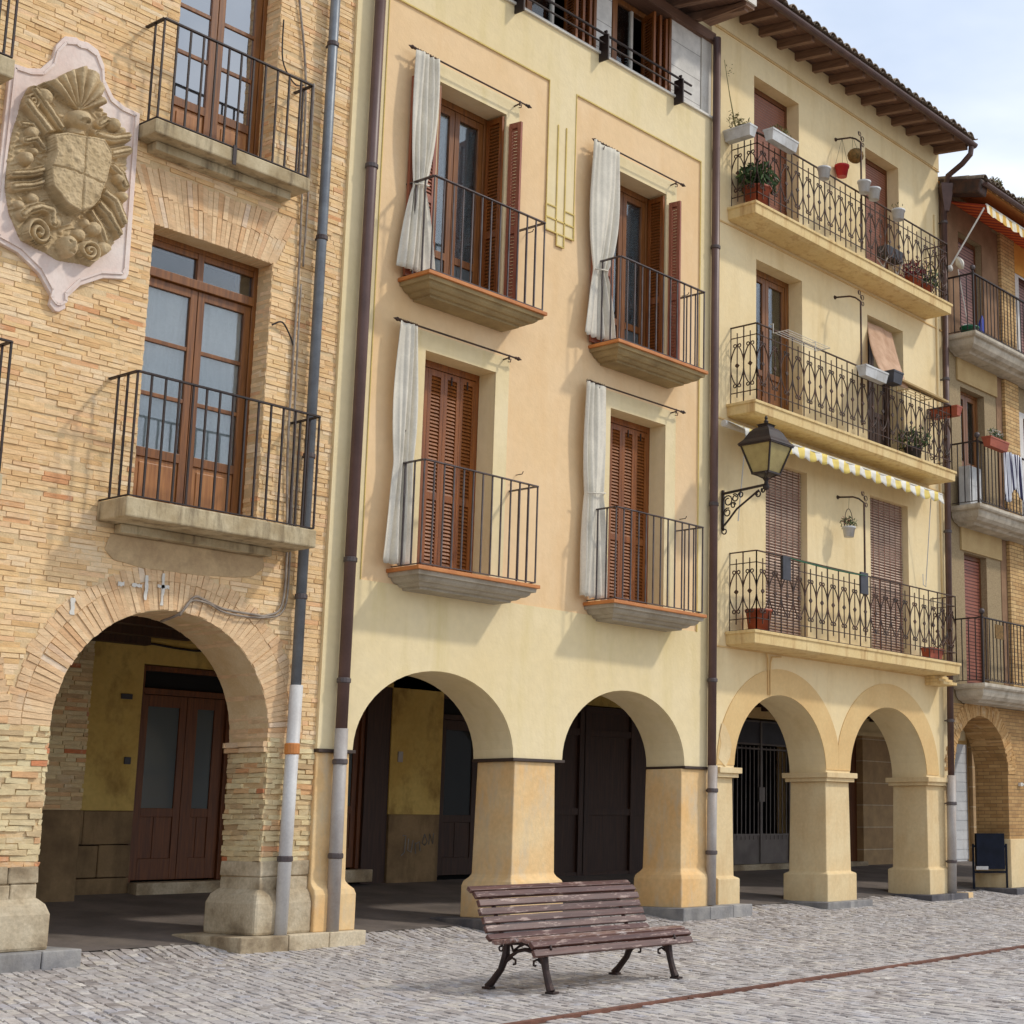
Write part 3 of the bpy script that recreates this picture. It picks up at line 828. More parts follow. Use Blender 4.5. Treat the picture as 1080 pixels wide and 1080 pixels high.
def arcade_door(parent, x0, x1, z0, z1, mat, glass, split, tz, y=YB+.10, arch=False, step=True, gl=True, gw2=.08):
    d = hold('door', parent)
    f = MB(); fw = .06
    f.box(x0, x0+fw, y-.04, y+.06, z0, z1); f.box(x1-fw, x1, y-.04, y+.06, z0, z1); f.box(x0+fw, x1-fw, y-.04, y+.06, z1-fw, z1); f.box(x0+fw, x1-fw, y-.04, y+.06, tz, tz+.07)
    f.build('frame', mat, d, bevel=.004)
    t = MB(); t.box(x0+fw, x1-fw, y+.02, y+.03, tz+.07, z1-fw); t.build('transom', MT['blackroom'], d)
    xsp = x0+(x1-x0)*split
    for a, c, gw in ((x0+fw+.003, xsp-.003, .09), (xsp+.003, x1-fw-.003, gw2)):
        l = MB(); za = z0+(tz-z0)*.37
        l.box(a, a+gw, y, y+.045, z0+.02, tz-.005); l.box(c-gw, c, y, y+.045, z0+.02, tz-.005)
        l.box(a+gw, c-gw, y, y+.045, tz-.14, tz-.005); l.box(a+gw, c-gw, y, y+.045, za-.06, za+.04); l.box(a+gw, c-gw, y, y+.045, z0+.02, z0+.26)
        l.box(a+gw, c-gw, y+.015, y+.03, z0+.26, za-.06)
        if c-a > .45: l.box((a+c)/2-.03, (a+c)/2+.03, y+.005, y+.035, z0+.26, za-.06)
        if not gl: l.box(a+gw, c-gw, y+.015, y+.03, za+.04, tz-.14)
        l.build('door_leaf', mat, d, bevel=.004)
        if gl:
            g_ = MB(); g_.box(a+gw, c-gw, y+.02, y+.026, za+.04, tz-.14); g_.build('pane', glass, d)
    if step:
        s_ = MB(); s_.box(x0-.02, x1+.02, y-.30, y+.1, z0-.16, z0-.002); s_.build('doorstep', MT['stone'], d, bevel=.01)
    return d
arcade_door(H1, 10.645, 11.90, .66, 3.13, MT['wooddark'], MT['glassgrey'], .53, 2.80, gw2=.145)
# ceiling with timbers
c_ = MB(); c_.box(1.5, 17.0, YF+.60, YB+.3, 3.42, 3.55); c_.build('arcade_ceiling', MT['arc_yellow'], H1)
for i in range(3):
    y = 14.5+i*.80
    m = MB(); m.bar((2, y+.03, 3.36), (10.3, y-.06, 3.35), .13, .14); m.build('ceiling_beam', MT['woodblack'], H1)
m = MB(); m.tube([(8.0+.25*i, YB-.03, 3.36-.02*math.sin(i*1.1)) for i in range(16)], .014, 5); m.build('ceiling_cable', MT['cabledark'], H1)
m = MB(); m.box(1.5, 1.7, YF+.5, YB+.3, 0, 3.5); m.build('end_wall', MT['far'], H1)
# eave above the frame
def simple_eave(parent, x0, x1, z, yo, name='roof'):
    m = MB(); m.prism([(yo, z), (YF+.3, z+.12), (YF+5, z+1.5), (YF+5, z+1.7), (yo, z+.14)], [], lambda u, v, d: (d, u, v), x0, x1)
    r = m.build(name, MT['rooftile'], parent); return r
simple_eave(H1, X0, X1, 13.45, 12.5)
bx('leak_backing', MT['blackroom'], H1, 1.5, 12.29, YB+.32, YB+.4, 0, 3.6)  # added black backing, blocks sky leaking through the arcade wall joints
# pipes
p = pipe(H1, MT['bluepipe'], 10.01, 13.0, 2.66, 13.3, .052, collars=(9.55, 7.35, 5.0, 3.55))
p = pipe(H1, MT['pvc'], 9.985, 12.99, .235, 2.66, .064, x1=10.01, collars=(.98,), name='white_drainpipe')
m = MB(); m.lathe((10.0, 12.99, 1.98), [(.066, 0), (.074, .01), (.074, .1), (.066, .11)], 16); m.build('pipe_ring', MT['orangering'], p)

# ---- things on the brick house
def cable(name, pts, r, mat, label, cat='cable', group=None, extra=None):
    m = MB()
    def smooth(ps):
        o = []
        for i in range(len(ps)-1):
            p0 = Vector(ps[max(i-1, 0)]); p1 = Vector(ps[i]); p2 = Vector(ps[i+1]); p3 = Vector(ps[min(i+2, len(ps)-1)])
            for k in range(6):
                t = k/6
                o.append(.5*((2*p1)+(-p0+p2)*t+(2*p0-5*p1+4*p2-p3)*t*t+(-p0+3*p1-3*p2+p3)*t**3))
        o.append(Vector(ps[-1])); return o
    m.tube(smooth(pts), r, 5)
    for e in (extra or []): m.tube(smooth(e), r*.8, 5)
    o = m.build(name, mat, smooth=True, off=tuple(pts[0]))
    return tag(o, label, cat, group)
yc = YF-.03
cable('wall_cable', [(9.50, yc, 10.5), (9.60, yc, 9.9), (9.74, yc, 9.05), (9.78, yc, 7.8), (9.80, yc, 6.8), (9.79, yc, 5.82), (9.80, yc, 4.9), (9.86, yc, 4.0), (9.84, yc, 3.46), (9.68, yc, 3.33), (9.50, yc, 3.32), (9.15, yc, 3.34), (8.95, yc, 3.40), (8.83, yc-.01, 3.41), (8.72, yc+.02, 3.25), (8.66, YF+.2, 3.18)], .013, MT['cablegrey'],
      'long grey cable running down the brick wall beside the pipe into the arch', extra=[[(9.83, yc-.01, 6.8), (9.84, yc-.01, 5.6), (9.89, yc, 4.4), (9.90, yc, 3.9), (9.87, yc, 3.42), (9.62, yc-.015, 3.30), (9.2, yc-.015, 3.30), (8.98, yc-.015, 3.37), (8.80, yc-.015, 3.37), (8.70, yc, 3.22)], [(9.85, yc, 9.05), (9.86, yc, 8.0), (9.85, yc, 7.0)]])
cable('loop_cable', [(9.42, YF-.03, 9.6), (9.44, YF-.03, 9.15), (9.6, YF-.03, 8.95), (9.72, yc, 8.98)], .008, MT['cabledark'], 'thin dark cable curving from the upper brick window to the long grey cable', group=None)
cable('short_cable', [(9.52, YF-.02, 6.28), (9.62, YF-.05, 6.33), (9.74, YF-.03, 6.22), (9.80, YF-.03, 6.1)], .009, MT['cabledark'], 'short dark cable sagging from the lower brick window jamb to the grey cable')

# coat of arms -------------------------------------------------------
CO = thing('coat_of_arms', 'carved sandstone coat of arms with shell crest and shield on a pale pink plaque', 'coat of arms', (7.22, YF, 5.8))
half = [(7.22, 8.42), (7.298, 8.434), (7.404, 8.401), (7.479, 8.278), (7.50, 8.14), (7.60, 8.0), (7.72, 7.955), (7.878, 7.945), (7.878, 7.789), (7.897, 6.345), (7.875, 6.289), (7.648, 6.235), (7.434, 6.101), (7.302, 5.931), (7.315, 5.85), (7.253, 5.803), (7.22, 5.80)]
cxp = 7.24
full = half+[(2*cxp-x, z) for x, z in half[::-1] if x > cxp+.02]
m = MB(); m.prism(full, [], front(YF-.045), 0, .05); m.build('plaque', MT['plaque'], CO, bevel=.006)
m = MB()
def inset(x, z, k=.93, kz=.95): return (cxp+(x-cxp)*k, 7.15+(z-7.15)*kz)
loop = [inset(*p) for p in full]
for i in range(len(loop)):
    a, c = loop[i], loop[(i+1) % len(loop)]
    m.bar((a[0], YF-.050, a[1]), (c[0], YF-.050, c[1]), .022, .022)
m.build('border', MT['plaque'], CO)
# relief as a height field
OUT = [(6.908,7.846),(7.04,7.998),(7.251,8.135),(7.397,8.068),(7.454,7.862),(7.617,7.772),(7.744,7.666),(7.791,7.428),(7.778,7.119),(7.787,6.869),(7.70,6.55),(7.517,6.303),(7.344,6.288),(7.20,6.27),(7.074,6.30),(6.836,6.348),(6.713,6.544),(6.67,6.743),(6.64,7.0),(6.66,7.215),(6.69,7.45),(6.714,7.622),(6.78,7.76)]
SH = [(6.976,7.369),(7.081,7.42),(7.2,7.425),(7.314,7.444),(7.45,7.469),(7.533,7.399),(7.532,7.323),(7.50,7.18),(7.488,7.045),(7.462,6.912),(7.37,6.80),(7.256,6.71),(7.16,6.74),(7.091,6.788),(7.01,6.882),(6.979,7.029),(7.0,7.2)]
def dseg(x, z, a, c):
    ax, az = a; dx, dz = c[0]-ax, c[1]-az; t = max(0, min(1, ((x-ax)*dx+(z-az)*dz)/(dx*dx+dz*dz+1e-9)))
    return math.hypot(x-ax-dx*t, z-az-dz*t), t
def dpoly(x, z, P):        # signed distance, positive inside
    d = 9; ins = False; n = len(P)
    for i in range(n):
        a, c = P[i], P[(i+1) % n]; d = min(d, dseg(x, z, a, c)[0])
        if (a[1] > z) != (c[1] > z) and x < (c[0]-a[0])*(z-a[1])/(c[1]-a[1])+a[0]: ins = not ins
    return d if ins else -d
def ridge(x, z, P, w, h, grooves=True):
    d = min(dseg(x, z, P[i], P[i+1])[0] for i in range(len(P)-1))
    if d > w: return 0
    q = math.sqrt(max(0, 1-(d/w)**3.5)); e = h*q
    if grooves and abs(d-w*.42) < w*.16: e -= .030
    return e
BANDS = [([(6.728,7.603),(6.844,7.502),(6.973,7.404),(7.026,7.30)], .06, .13), ([(6.8,7.717),(6.955,7.593),(7.062,7.487)], .05, .12),
 ([(6.679,6.888),(6.824,6.962),(6.983,7.042)], .045, .12), ([(6.704,6.774),(6.859,6.853),(7.004,6.941)], .045, .11),
 ([(6.80,6.55),(6.86,6.62),(6.945,6.68),(7.064,6.683),(7.085,6.56)], .05, .12), ([(7.435,7.531),(7.586,7.561),(7.749,7.634)], .05, .12),
 ([(7.555,7.415),(7.744,7.500)], .045, .12), ([(7.605,7.311),(7.69,7.26),(7.739,7.159)], .05, .10),
 ([(7.491,7.029),(7.638,6.956),(7.76,6.788)], .05, .13), ([(7.454,6.926),(7.601,6.831),(7.73,6.647)], .045, .12), ([(7.42,6.83),(7.54,6.70),(7.60,6.56)], .04, .09),
 ([(7.44,7.64),(7.50,7.72),(7.60,7.73)], .04, .10), ([(6.77,7.25),(6.86,7.30),(6.93,7.24)], .04, .09), ([(6.72,7.40),(6.80,7.42),(6.87,7.36)], .035, .08)]
BLOBS = [(6.898,7.694,.075,.15),(6.814,7.34,.06,.12),(6.779,7.087,.062,.15),(6.84,7.16,.04,.11),(7.583,7.708,.07,.14),(7.66,7.66,.05,.12),(7.717,7.043,.055,.14),(7.67,7.20,.05,.12),
 (7.48,6.643,.075,.13),(7.60,6.48,.07,.12),(7.235,6.40,.085,.17),(6.894,6.74,.055,.1),(7.386,6.681,.05,.1),(7.236,7.477,.09,.12),(7.11,6.60,.07,.1),(7.35,6.55,.06,.1),(6.78,6.64,.05,.1)]
SPI = [(6.95,6.437,.12,.13,1),(7.445,6.415,.10,.12,-1),(6.80,7.62,.07,.10,1)]
from mathutils import noise as mn
def height(x0_, z0_):
    nv_ = mn.noise_vector(Vector((x0_*4.5, z0_*4.5, 1.7))); x = x0_+nv_.x*.022; z = z0_+nv_.y*.022
    h = height0(x, z)
    if h is None: return None
    return h+.006*mn.fractal(Vector((x0_*14, z0_*14, 0)), .8, 2.1, 4)+.004*mn.noise(Vector((x0_*60, z0_*60, 3)))
def height0(x, z):
    d = dpoly(x, z, OUT)
    if d < 0: return None
    e = .02*min(1, d/.03)+.022*max(0, math.sin(x*47+3*math.sin(z*31))*math.sin(z*51+2*math.sin(x*23)))
    for P, w, h in BANDS: e = max(e, ridge(x, z, P, w, h))
    for bx_, bz_, r_, h in BLOBS:
        q = math.hypot(x-bx_, z-bz_)/r_
        if q < 1: e = max(e, h*math.sqrt(1-q**2.6)*.8+.02)
    for sx, sz, r_, h, sg in SPI:
        q = math.hypot(x-sx, z-sz)
        if q < r_:
            th = math.atan2(z-sz, (x-sx)*sg); k_ = (q/r_*2.2-th/(2*PI)) % 1
            e = max(e, h*(.45+.55*math.sin(k_*PI)))
    # shell: ribs fanning from its base
    q = math.hypot(x-7.235, z-7.70); th = math.atan2(z-7.70, x-7.235)
    if q < .43 and th > .55 and th < 2.85:
        e = max(e, (.06+.10*math.sin(min(1, q/.40)*PI*.62))*(.62+.38*abs(math.cos(th*9.5))))
    # helmet
    q = math.hypot((x-7.235)/.12, (z-7.60)/.10)
    if q < 1: e = max(e, .20*math.sqrt(1-q*q)+.02)
    q = math.hypot((x-7.24)/.05, (z-7.575)/.022)
    if q < 1: e -= .04
    # face at the bottom: brow, eyes, nose, mouth
    q = math.hypot((x-7.235)/.075, (z-6.39)/.095)
    if q < 1:
        e = .10+.10*math.sqrt(1-q*q)
        for ex in (-.028, .028):
            if math.hypot(x-7.235-ex, z-6.41) < .014: e -= .03
        if abs(x-7.235) < .011 and 6.36 < z < 6.42: e += .022
        if abs(x-7.235) < .03 and abs(z-6.335) < .008: e -= .02
    d2 = dpoly(x, z, SH)
    if d2 > 0:
        e = .135+.02*min(1, d2/.02)+.035*(1-((x-7.26)/.3)**2)
        if d2 < .018: e += .012
        if abs(x-7.268+(z-7.08)*-.003) < .009 or abs(z-(7.06+(x-7.26)*.03)) < .009: e -= .016
        elif d2 > .03:
            e += .006*max(0, math.sin(x*75)*math.sin(z*64)) if (x < 7.268) == (z < 7.06) else .012*max(0, math.sin(x*42+1)*math.sin(z*36+.5))**2
    elif d2 > -.035: e = min(e, .03)
    return e
m = MB(); NX, NZ = 210, 330; gx0, gx1, gz0, gz1 = 6.62, 7.82, 6.24, 8.16
idx = {}
for j in range(NZ+1):
    for i in range(NX+1):
        x = gx0+(gx1-gx0)*i/NX; z = gz0+(gz1-gz0)*j/NZ; h = height(x, z)
        if h is not None: idx[i, j] = len(m.v); m.v.append((x, YF-.045-h*1.05, z))
for (i, j), a in list(idx.items()):
    if (i+1, j) in idx and (i+1, j+1) in idx and (i, j+1) in idx:
        m.f.append((a, idx[i+1, j], idx[i+1, j+1], idx[i, j+1])); m.m.append(0)
# close the rim to the plaque
edges = {}
for f in m.f:
    for k in range(4):
        e = (f[k], f[(k+1) % 4]); 
        if (e[1], e[0]) in edges: del edges[(e[1], e[0])]
        else: edges[e] = 1
back = {}
for (a, c) in edges:
    for v in (a, c):
        if v not in back: back[v] = len(m.v); m.v.append((m.v[v][0], YF-.044, m.v[v][2]))
    m.f.append((c, a, back[a], back[c])); m.m.append(0)
m.build('relief', MT['relief'], CO, smooth=True)

# small sign plates & intercom in the arcade
def plate(name, x0, x1, z0, z1, y, mat, label, cat, bevel=.004, d=.02, inner=None):
    m = MB(); m.box(x0, x1, y-d, y, z0, z1); o = m.build(name, [mat, inner or mat], off=((x0+x1)/2, y, z0), bevel=bevel)
    if inner:
        pass
    return tag(o, label, cat)
plate('number_plate', 10.37, 10.51, 2.715, 2.775, YB, MT['darkpot'], 'small dark number plate high on the yellow wall beside the brown arcade door', 'plate')
plate('wall_notice', 9.79, 9.88, 2.41, 2.52, YB, MT['whitepot'], 'small pale paper notice on the yellow arcade wall beside the brick pier', 'notice')
plate('bell_box', 10.47, 10.55, 1.98, 2.06, YB, MT['darkpot'], 'small black bell box low on the yellow arcade wall beside the brown door', 'doorbell')

# ================================================================== YELLOW HOUSE
H2 = thing('yellow_house', 'cream and peach rendered house with four curtained balconies over two round arches', 'house', (13.5, YF, 0))
Y2 = YF-.03; A0, A1 = 10.36, 16.76
LO = {'LL': (11.56, 12.65, 3.95, 6.52), 'LR': (14.68, 15.78, 3.95, 6.53), 'UL': (11.60, 12.68, 7.20, 9.78), 'UR': (14.66, 15.74, 7.20, 9.78)}
m = MB()
ARC2 = [(11.965, 2.055, 1.155, .895), (15.09, 2.055, 1.155, .895)]
m.prism(wall_outline(A0, A1, 2.055, 11.25, ARC2), [rect(*LO[k]) for k in LO], front(Y2+.016), 0, .62)
m.build('wall', [MT['cream']], H2)
# peach fields sit behind a proud cream framing layer
m = MB()
P_OUT = [(10.80, 3.83), (16.47, 3.83), (16.47, 10.51), (13.89, 10.51), (13.89, 8.545), (13.715, 8.545), (13.715, 8.39), (13.60, 8.39), (13.60, 8.545), (13.40, 8.545), (13.40, 10.51), (10.80, 10.51)]
holes = []
for k in LO:
    x0, x1, z0, z1 = LO[k]; sw = .215
    holes.append((x0-sw, x1+sw, z0, z1+sw))
# fields (thin sheet, 3 mm proud of the wall core) with the surround areas cut away
m.prism(P_OUT, [rect(*h) for h in holes], front(Y2+.006), 0, .012, back=False)
m.build('peach_field', MT['peach'], H2)
m = MB()
m.prism(wall_outline(A0+.001, A1-.001, 2.056, 11.249, [(c[0], 2.056, c[2]+.001, c[3]+.001) for c in ARC2]), [P_OUT], front(Y2-.008), 0, .026, back=False)
m.build('cream_frame', MT['cream'], H2)
for k in LO:
    x0, x1, z0, z1 = LO[k]; sw = .215; m = MB()
    m.prism([(x0-sw, z0+.03), (x0-sw, z1+sw), (x1+sw, z1+sw), (x1+sw, z0+.03), (x1, z0+.03), (x1, z1), (x0, z1), (x0, z0+.03)], [], front(Y2-.002), 0, .02, back=False)
    m.build('window_surround', MT['cream'], H2)
m = MB()                                          # raised ornament lines between the fields
for x0, x1, z0, z1 in ((13.565, 13.58, 8.545, 9.98), (13.715, 13.73, 8.545, 9.99), (13.40, 13.565, 8.865, 8.88), (13.73, 13.89, 8.865, 8.88), (13.395, 13.895, 8.70, 8.715), (13.395, 13.895, 8.53, 8.545), (13.385, 13.40, 8.53, 8.88), (13.89, 13.905, 8.53, 8.88), (13.585, 13.60, 8.39, 8.53), (13.715, 13.73, 8.39, 8.53), (13.585, 13.73, 8.375, 8.39)):
    m.box(x0, x1, Y2-.022, Y2-.008, z0, z1)
m.build('ornament', MT['ridge'], H2)
m = MB()                                          # thin yellow edge round the fields
for x0, x1, z0, z1 in ((10.80, 13.40, 10.51, 10.526), (13.89, 16.47, 10.51, 10.526), (16.47, 16.484, 3.83, 10.526), (13.39, 13.40, 8.88, 10.51), (13.89, 13.90, 8.88, 10.51), (10.79, 10.80, 3.83, 10.526)):
    m.box(x0, x1, Y2-.018, Y2-.008, z0, z1)
m.build('edge_moulding', MT['ridge'], H2)
# drip moulding and pillars
for xl, xr in ((10.36, 10.81), (13.12, 13.935), (16.245, 16.76)):
    m = MB(); li = xl-.02 if xl > 11 else xl; ri = xr+.02 if xr < 16 else xr
    m.box(li, ri, Y2-.035, Y2+.64, 2.02, 2.054)
    m.build('drip_moulding', MT['drip'], H2, bevel=.004)
    m = MB(); zt = 2.02; a = .04 if xl > 11 else 0; c = .04 if xr < 16 else 0
    # slightly battered shaft with a flared foot
    lv = [(.265, -.085), (.62, -.085), (.67, -.07), (.71, -.03), (.75, -.005), (2.02, .012)]
    vs = []; fs = []
    for z, i in lv:
        l_ = xl+(.025 if xl < 14 else -.06)+i if xl > 11 else xl; r_ = xr-(.10 if xr > 12 else .02)-i if xr < 16 else xr
        vs += [(l_, Y2-.012+i, z), (r_, Y2-.012+i, z), (r_, Y2+.62-i, z), (l_, Y2+.62-i, z)]
    for k2 in range(len(lv)-1):
        for j in range(4):
            j2 = (j+1) % 4; fs.append((k2*4+j, k2*4+j2, (k2+1)*4+j2, (k2+1)*4+j))
    fs += [(3,2,1,0), (20,21,22,23)]
    m.add(vs, fs)
    pl = m.build('pillar', MT['pillar_ochre'], H2, bevel=.012)
    if xl > 11:
        x1_ = 14.22 if xl < 14 else 17.40
        for (a_, b_, mt) in ((12.80 if xl < 14 else 15.93, x1_, MT['kerbdark'] if xl < 14 else MT['kerb']),):
            plinth(pl, a_, b_, 12.80, 14.0, .02, .27, mt)
# arcade behind
m = MB(); m.box(14.38, 15.29, YB, YB+.3, 1.44, 3.42); m.box(12.31, 20.5, YB, YB+.3, 3.12, 3.42); m.build('arcade_wall', MT['arc_yellow'], H2)
m = MB(); m.box(14.39, 15.28, YB-.015, YB+.3, .40, 1.44); m.build('stone_dado', MT['stone_dark'], H2, bevel=.01)
arcade_door(H2, 12.32, 13.98, .74, 3.10, MT['wooddark'], MT['glassgrey'], .6, 2.8)
m = MB(); m.box(13.98, 14.38, YB+.02, YB+.3, .4, 3.12); m.build('dark_recess', MT['woodblack'], H2)
arcade_door(H2, 15.30, 17.0, .60, 3.10, MT['woodblack'], MT['glassdark'], .45, 2.75, step=False)
d = hold('garage_door', H2)
f = MB(); f.box(17.02, 20.5, YB+.05, YB+.1, .5, 3.1)
for x in (17.02, 18.1, 18.2, 19.3, 20.35): f.box(x, x+.12, YB, YB+.05, .5, 3.1)
for z in (.5, 1.45, 2.65, 3.0): f.box(17.14, 20.35, YB+.01, YB+.049, z, z+.1)
f.build('door_leaf', MT['woodblack'], d)
plate('intercom', 14.50, 14.58, 2.13, 2.27, YB, MT['pipegrey'], 'small grey intercom plate on the yellow wall strip above the scratched stone dado', 'intercom')
bx('leak_backing', MT['blackroom'], H2, 12.30, 20.49, YB+.32, YB+.4, 0, 3.6)  # same added backing, keeps sky from leaking past doors and dado
# scratched graffiti on the dado
gm = MB()
def stroke(pts, r=.008):
    gm.tube([(x, YB-.020, z) for x, z in pts], r, 4)
gx, gzz = 14.62, 1.02
stroke([(gx+.02, gzz+.14), (gx+.07, gzz+.14), (gx+.055, gzz-.08), (gx+.0, gzz-.12)]); stroke([(gx+.12, gzz+.1), (gx+.11, gzz-.05), (gx+.17, gzz-.08), (gx+.2, gzz+.08)])
stroke([(gx+.24, gzz+.05), (gx+.25, gzz-.1)]); stroke([(gx+.25, gzz+.03), (gx+.31, gzz+.06), (gx+.33, gzz-.06)])
stroke([(gx+.40, gzz+.16), (gx+.36, gzz+.04), (gx+.41, gzz+.01), (gx+.45, gzz+.06), (gx+.40, gzz+.16)]); stroke([(gx+.48, gzz+.02), (gx+.49, gzz+.16), (gx+.55, gzz+.03), (gx+.56, gzz+.17)])
tag(gm.build('graffiti', MT['kerb'], off=(14.6, YB, 1.0)), 'faint scratched graffiti on the stone dado inside the left arch of the yellow house', 'graffiti')

# balcony openings
def slab2(x0, x1, zt, mat, yf=12.56):
    s_ = MB(); slab_loft(s_, x0, x1, yf, Y2, [(zt-.21, .235), (zt-.185, .23), (zt-.182, .19), (zt-.165, .165), (zt-.148, .155), (zt-.145, .115), (zt-.12, .085), (zt-.09, .072), (zt-.087, .035), (zt-.042, .03)])
    o = s_.build('balcony', mat, H2)
    t = MB(); t.box(x0, x1, yf, Y2, zt-.042, zt); t.build('tile_edge', MT['orange_tile'], o, bevel=.006)
    return o
for key, (x0, x1, zt, zr, mat) in {'LL': (11.14, 12.97, 3.985, 5.14, 'slabgrey'), 'LR': (14.24, 16.06, 3.975, 5.13, 'slabgrey'), 'UL': (11.11, 12.96, 7.24, 8.36, 'slabolive'), 'UR': (14.23, 16.05, 7.25, 8.36, 'slabolive')}.items():
    o = slab2(x0, x1, zt, MT[mat])
    r_ = MB(); rail_simple(r_, x0+.075, x1-.03, 12.62, Y2, zt, zr, pitch=.142, bar=.015, hand=(.04, .012), bottom=.03)
    r_.build('railing', MT['irongrey'], o)
    a, c, z0, z1 = LO[key]; yr = Y2+.27
    if key[0] == 'L':
        sh = hold('shutters', H2)
        f = MB(); f.box(a, a+.05, yr, yr+.06, zt, z1); f.box(c-.05, c, yr, yr+.06, zt, z1); f.box(a+.05, c-.05, yr, yr+.06, z1-.08, z1); f.build('frame', MT['shutter'], sh, bevel=.003)
        w = (c-a-.1)/4
        for i in range(4):
            l = MB(); yy = yr+.02
            if key == 'LR' and i == 0: # folded half open leaf
                shutter_leaf(l, (a+.05+.01, yy+.02, zt+.02), (.35, .93, 0), (-.93, .35, 0), w, z1-zt-.11, mid=.95)
            else:
                shutter_leaf(l, (a+.05+i*w+.002, yy, zt+.02), (1, 0, 0), (0, -1, 0), w-.004, z1-zt-.11, mid=.95)
            l.build('shutter_leaf', MT['shutter'], sh)
        hg = MB()
        for i in (2, 3): hg.box(a+.05+i*w+.10, a+.05+i*w+.115, yr-.006, yr+.002, z1-.22, z1-.12)
        hg.build('shutter_catch', MT['iron'], sh)
        room(H2, a-.05, c+.05, yr+.07, zt-.02, z1+.05)
    else:
        french_door(H2, a, c, yr+.03, zt, z1, MT['wood'], MT['glassgrey'], MT['glassblue'], rows=1, panel_h=.55, fw=.08, lace=MT['bluelace'])
        for sd in (0, 1):       # folding leaves: inside the reveal and projecting outside
            l = MB(); xx = a+.03 if sd == 0 else c-.03
            shutter_leaf(l, (xx, yr+.02, zt+.02), (0, -1, 0), (-1 if sd else 1, 0, 0), .27, z1-zt-.05, mid=1.0)
            l.build('shutter_leaf', MT['shutter'], H2)
            l = MB(); xx = a-.04 if sd == 0 else c+.045
            shutter_leaf(l, (xx, Y2-.02, zt+.04), (.12, -.99, 0) if sd else (-1, -.05, 0), (-.99, -.12, 0) if sd else (0, -1, 0), .18 if sd else .40, z1-zt-.16, mid=1.0)
            l.build('shutter_leaf', MT['shutterred'], H2)
        room(H2, a-.05, c+.05, yr+.45, zt-.02, z1+.05)
# holdbacks (small iron hooks)
for x, z in ((11.22, 5.48), (14.28, 5.62), (13.03, 5.35), (16.1, 5.30), (13.08, 8.38), (16.10, 8.42)):
    m = MB(); m.tube([(x, Y2, z), (x, Y2-.10, z), (x, Y2-.12, z+.03)], .006, 5); m.build('shutter_hook', MT['ironrust'], H2)
# attic storey
m = MB(); m.box(A0, A1, Y2-.045, Y2+.62, 11.25, 11.285); m.build('sill', MT['whitepaint'], H2, bevel=.004)
yat = Y2+.05
for a, c in ((A0, 11.30), (14.30, 14.60), (15.86, 16.52)): bx('white_panel', MT['whiteboard'], H2, a, c, yat, yat+.3, 11.285, 12.5)
m = MB(); m.box(16.53, 16.75, yat-.02, yat+.35, 11.285, 12.55); m.build('corner_post', MT['whitepaint'], H2, bevel=.005)
for a, c in ((13.0, 14.29), (14.61, 15.85), (11.32, 12.98)):
    w = hold('window', H2)
    f = MB(); f.box(a, a+.09, yat-.015, yat+.28, 11.29, 12.45); f.box(c-.05, c, yat-.015, yat+.28, 11.29, 12.45); f.box(a+.09, c-.05, yat+.2, yat+.28, 12.37, 12.45); f.box(a+.09, a+.17, yat+.2, yat+.27, 11.29, 12.37); f.build('frame', MT['wood'], w, bevel=.004)
    g_ = MB(); g_.box(a+.17, c-.62, yat+.23, yat+.236, 11.29, 12.37); g_.build('pane', MT['glass'], w)
    cm = MB(); curtain(cm, a+.17, c-.62, 12.4, a+.17, c-.62, 11.3, yat+.33, folds=7, amp=.02); cm.build('lace_curtain', MT['bluelace'], w, smooth=True)
    f = MB(); f.box(c-.62, c-.58, yat+.2, yat+.27, 11.29, 12.37); f.build('mullion', MT['whitepaint'], w)
    for i in range(3):      # folded shutters against the right jamb
        l = MB(); shutter_leaf(l, (c-.10-.13*i, yat+.22, 11.30), (-.25, -.97, 0), (-.97, .25, 0), .30, 1.06); l.build('shutter_leaf', MT['shutter'], w)
room(H2, 11.0, 16.5, yat+.45, 11.28, 12.5)
rl = hold('window_railing', H2)
m = MB()
for z, y in ((11.505, YF-.14), (11.37, YF-.14)): m.tube([(11.0, y, z), (16.12, y, z)], .017 if z > 11.45 else .013, 8)
m.build('rail_bar', MT['iron'], rl)
for x in (12.75, 14.31, 15.87):
    m = MB(); m.box(x-.012, x+.012, YF-.20, Y2-.009, 11.14, 11.50); m.box(x-.012, x+.012, YF-.17, YF-.12, 11.48, 11.56); m.build('rail_bracket', MT['iron'], rl, bevel=.003)
# eave with beam and rafters
rf = hold('roof', H2)
def sheet(name, pts, mat, par):
    m = MB(); m.prism(pts, [], lambda u, v, d: (d, u, v), A0, 16.78); return m.build(name, mat, par)
m = MB(); m.box(A0, 16.80, Y2-.02, yat+.32, 12.46, 12.62); m.build('eave_beam', MT['soffit'], rf, bevel=.005)
m = MB(); m.prism([(12.12, 12.62), (13.6, 12.86), (18, 13.6), (18, 13.78), (12.12, 12.78)], [], lambda u, v, d: (d, u, v), A0, 16.46); m.build('eave_board', MT['soffit'], rf)
for i in range(13):
    x = 10.6+i*.48; m = MB(); m.bar((x, 12.17, 12.56), (x, 13.5, 12.76), .09, .12); m.build('rafter', MT['rafter'], rf, bevel=.004)
m = MB(); m.box(15.2, 16.48, 12.085, 12.12, 12.60, 12.82); m.build('fascia_board', MT['whitepaint'], rf, bevel=.003)
m = MB(); m.box(16.28, 16.47, 12.12, 12.9, 12.545, 12.62); m.build('verge_board', MT['rafter'], rf)
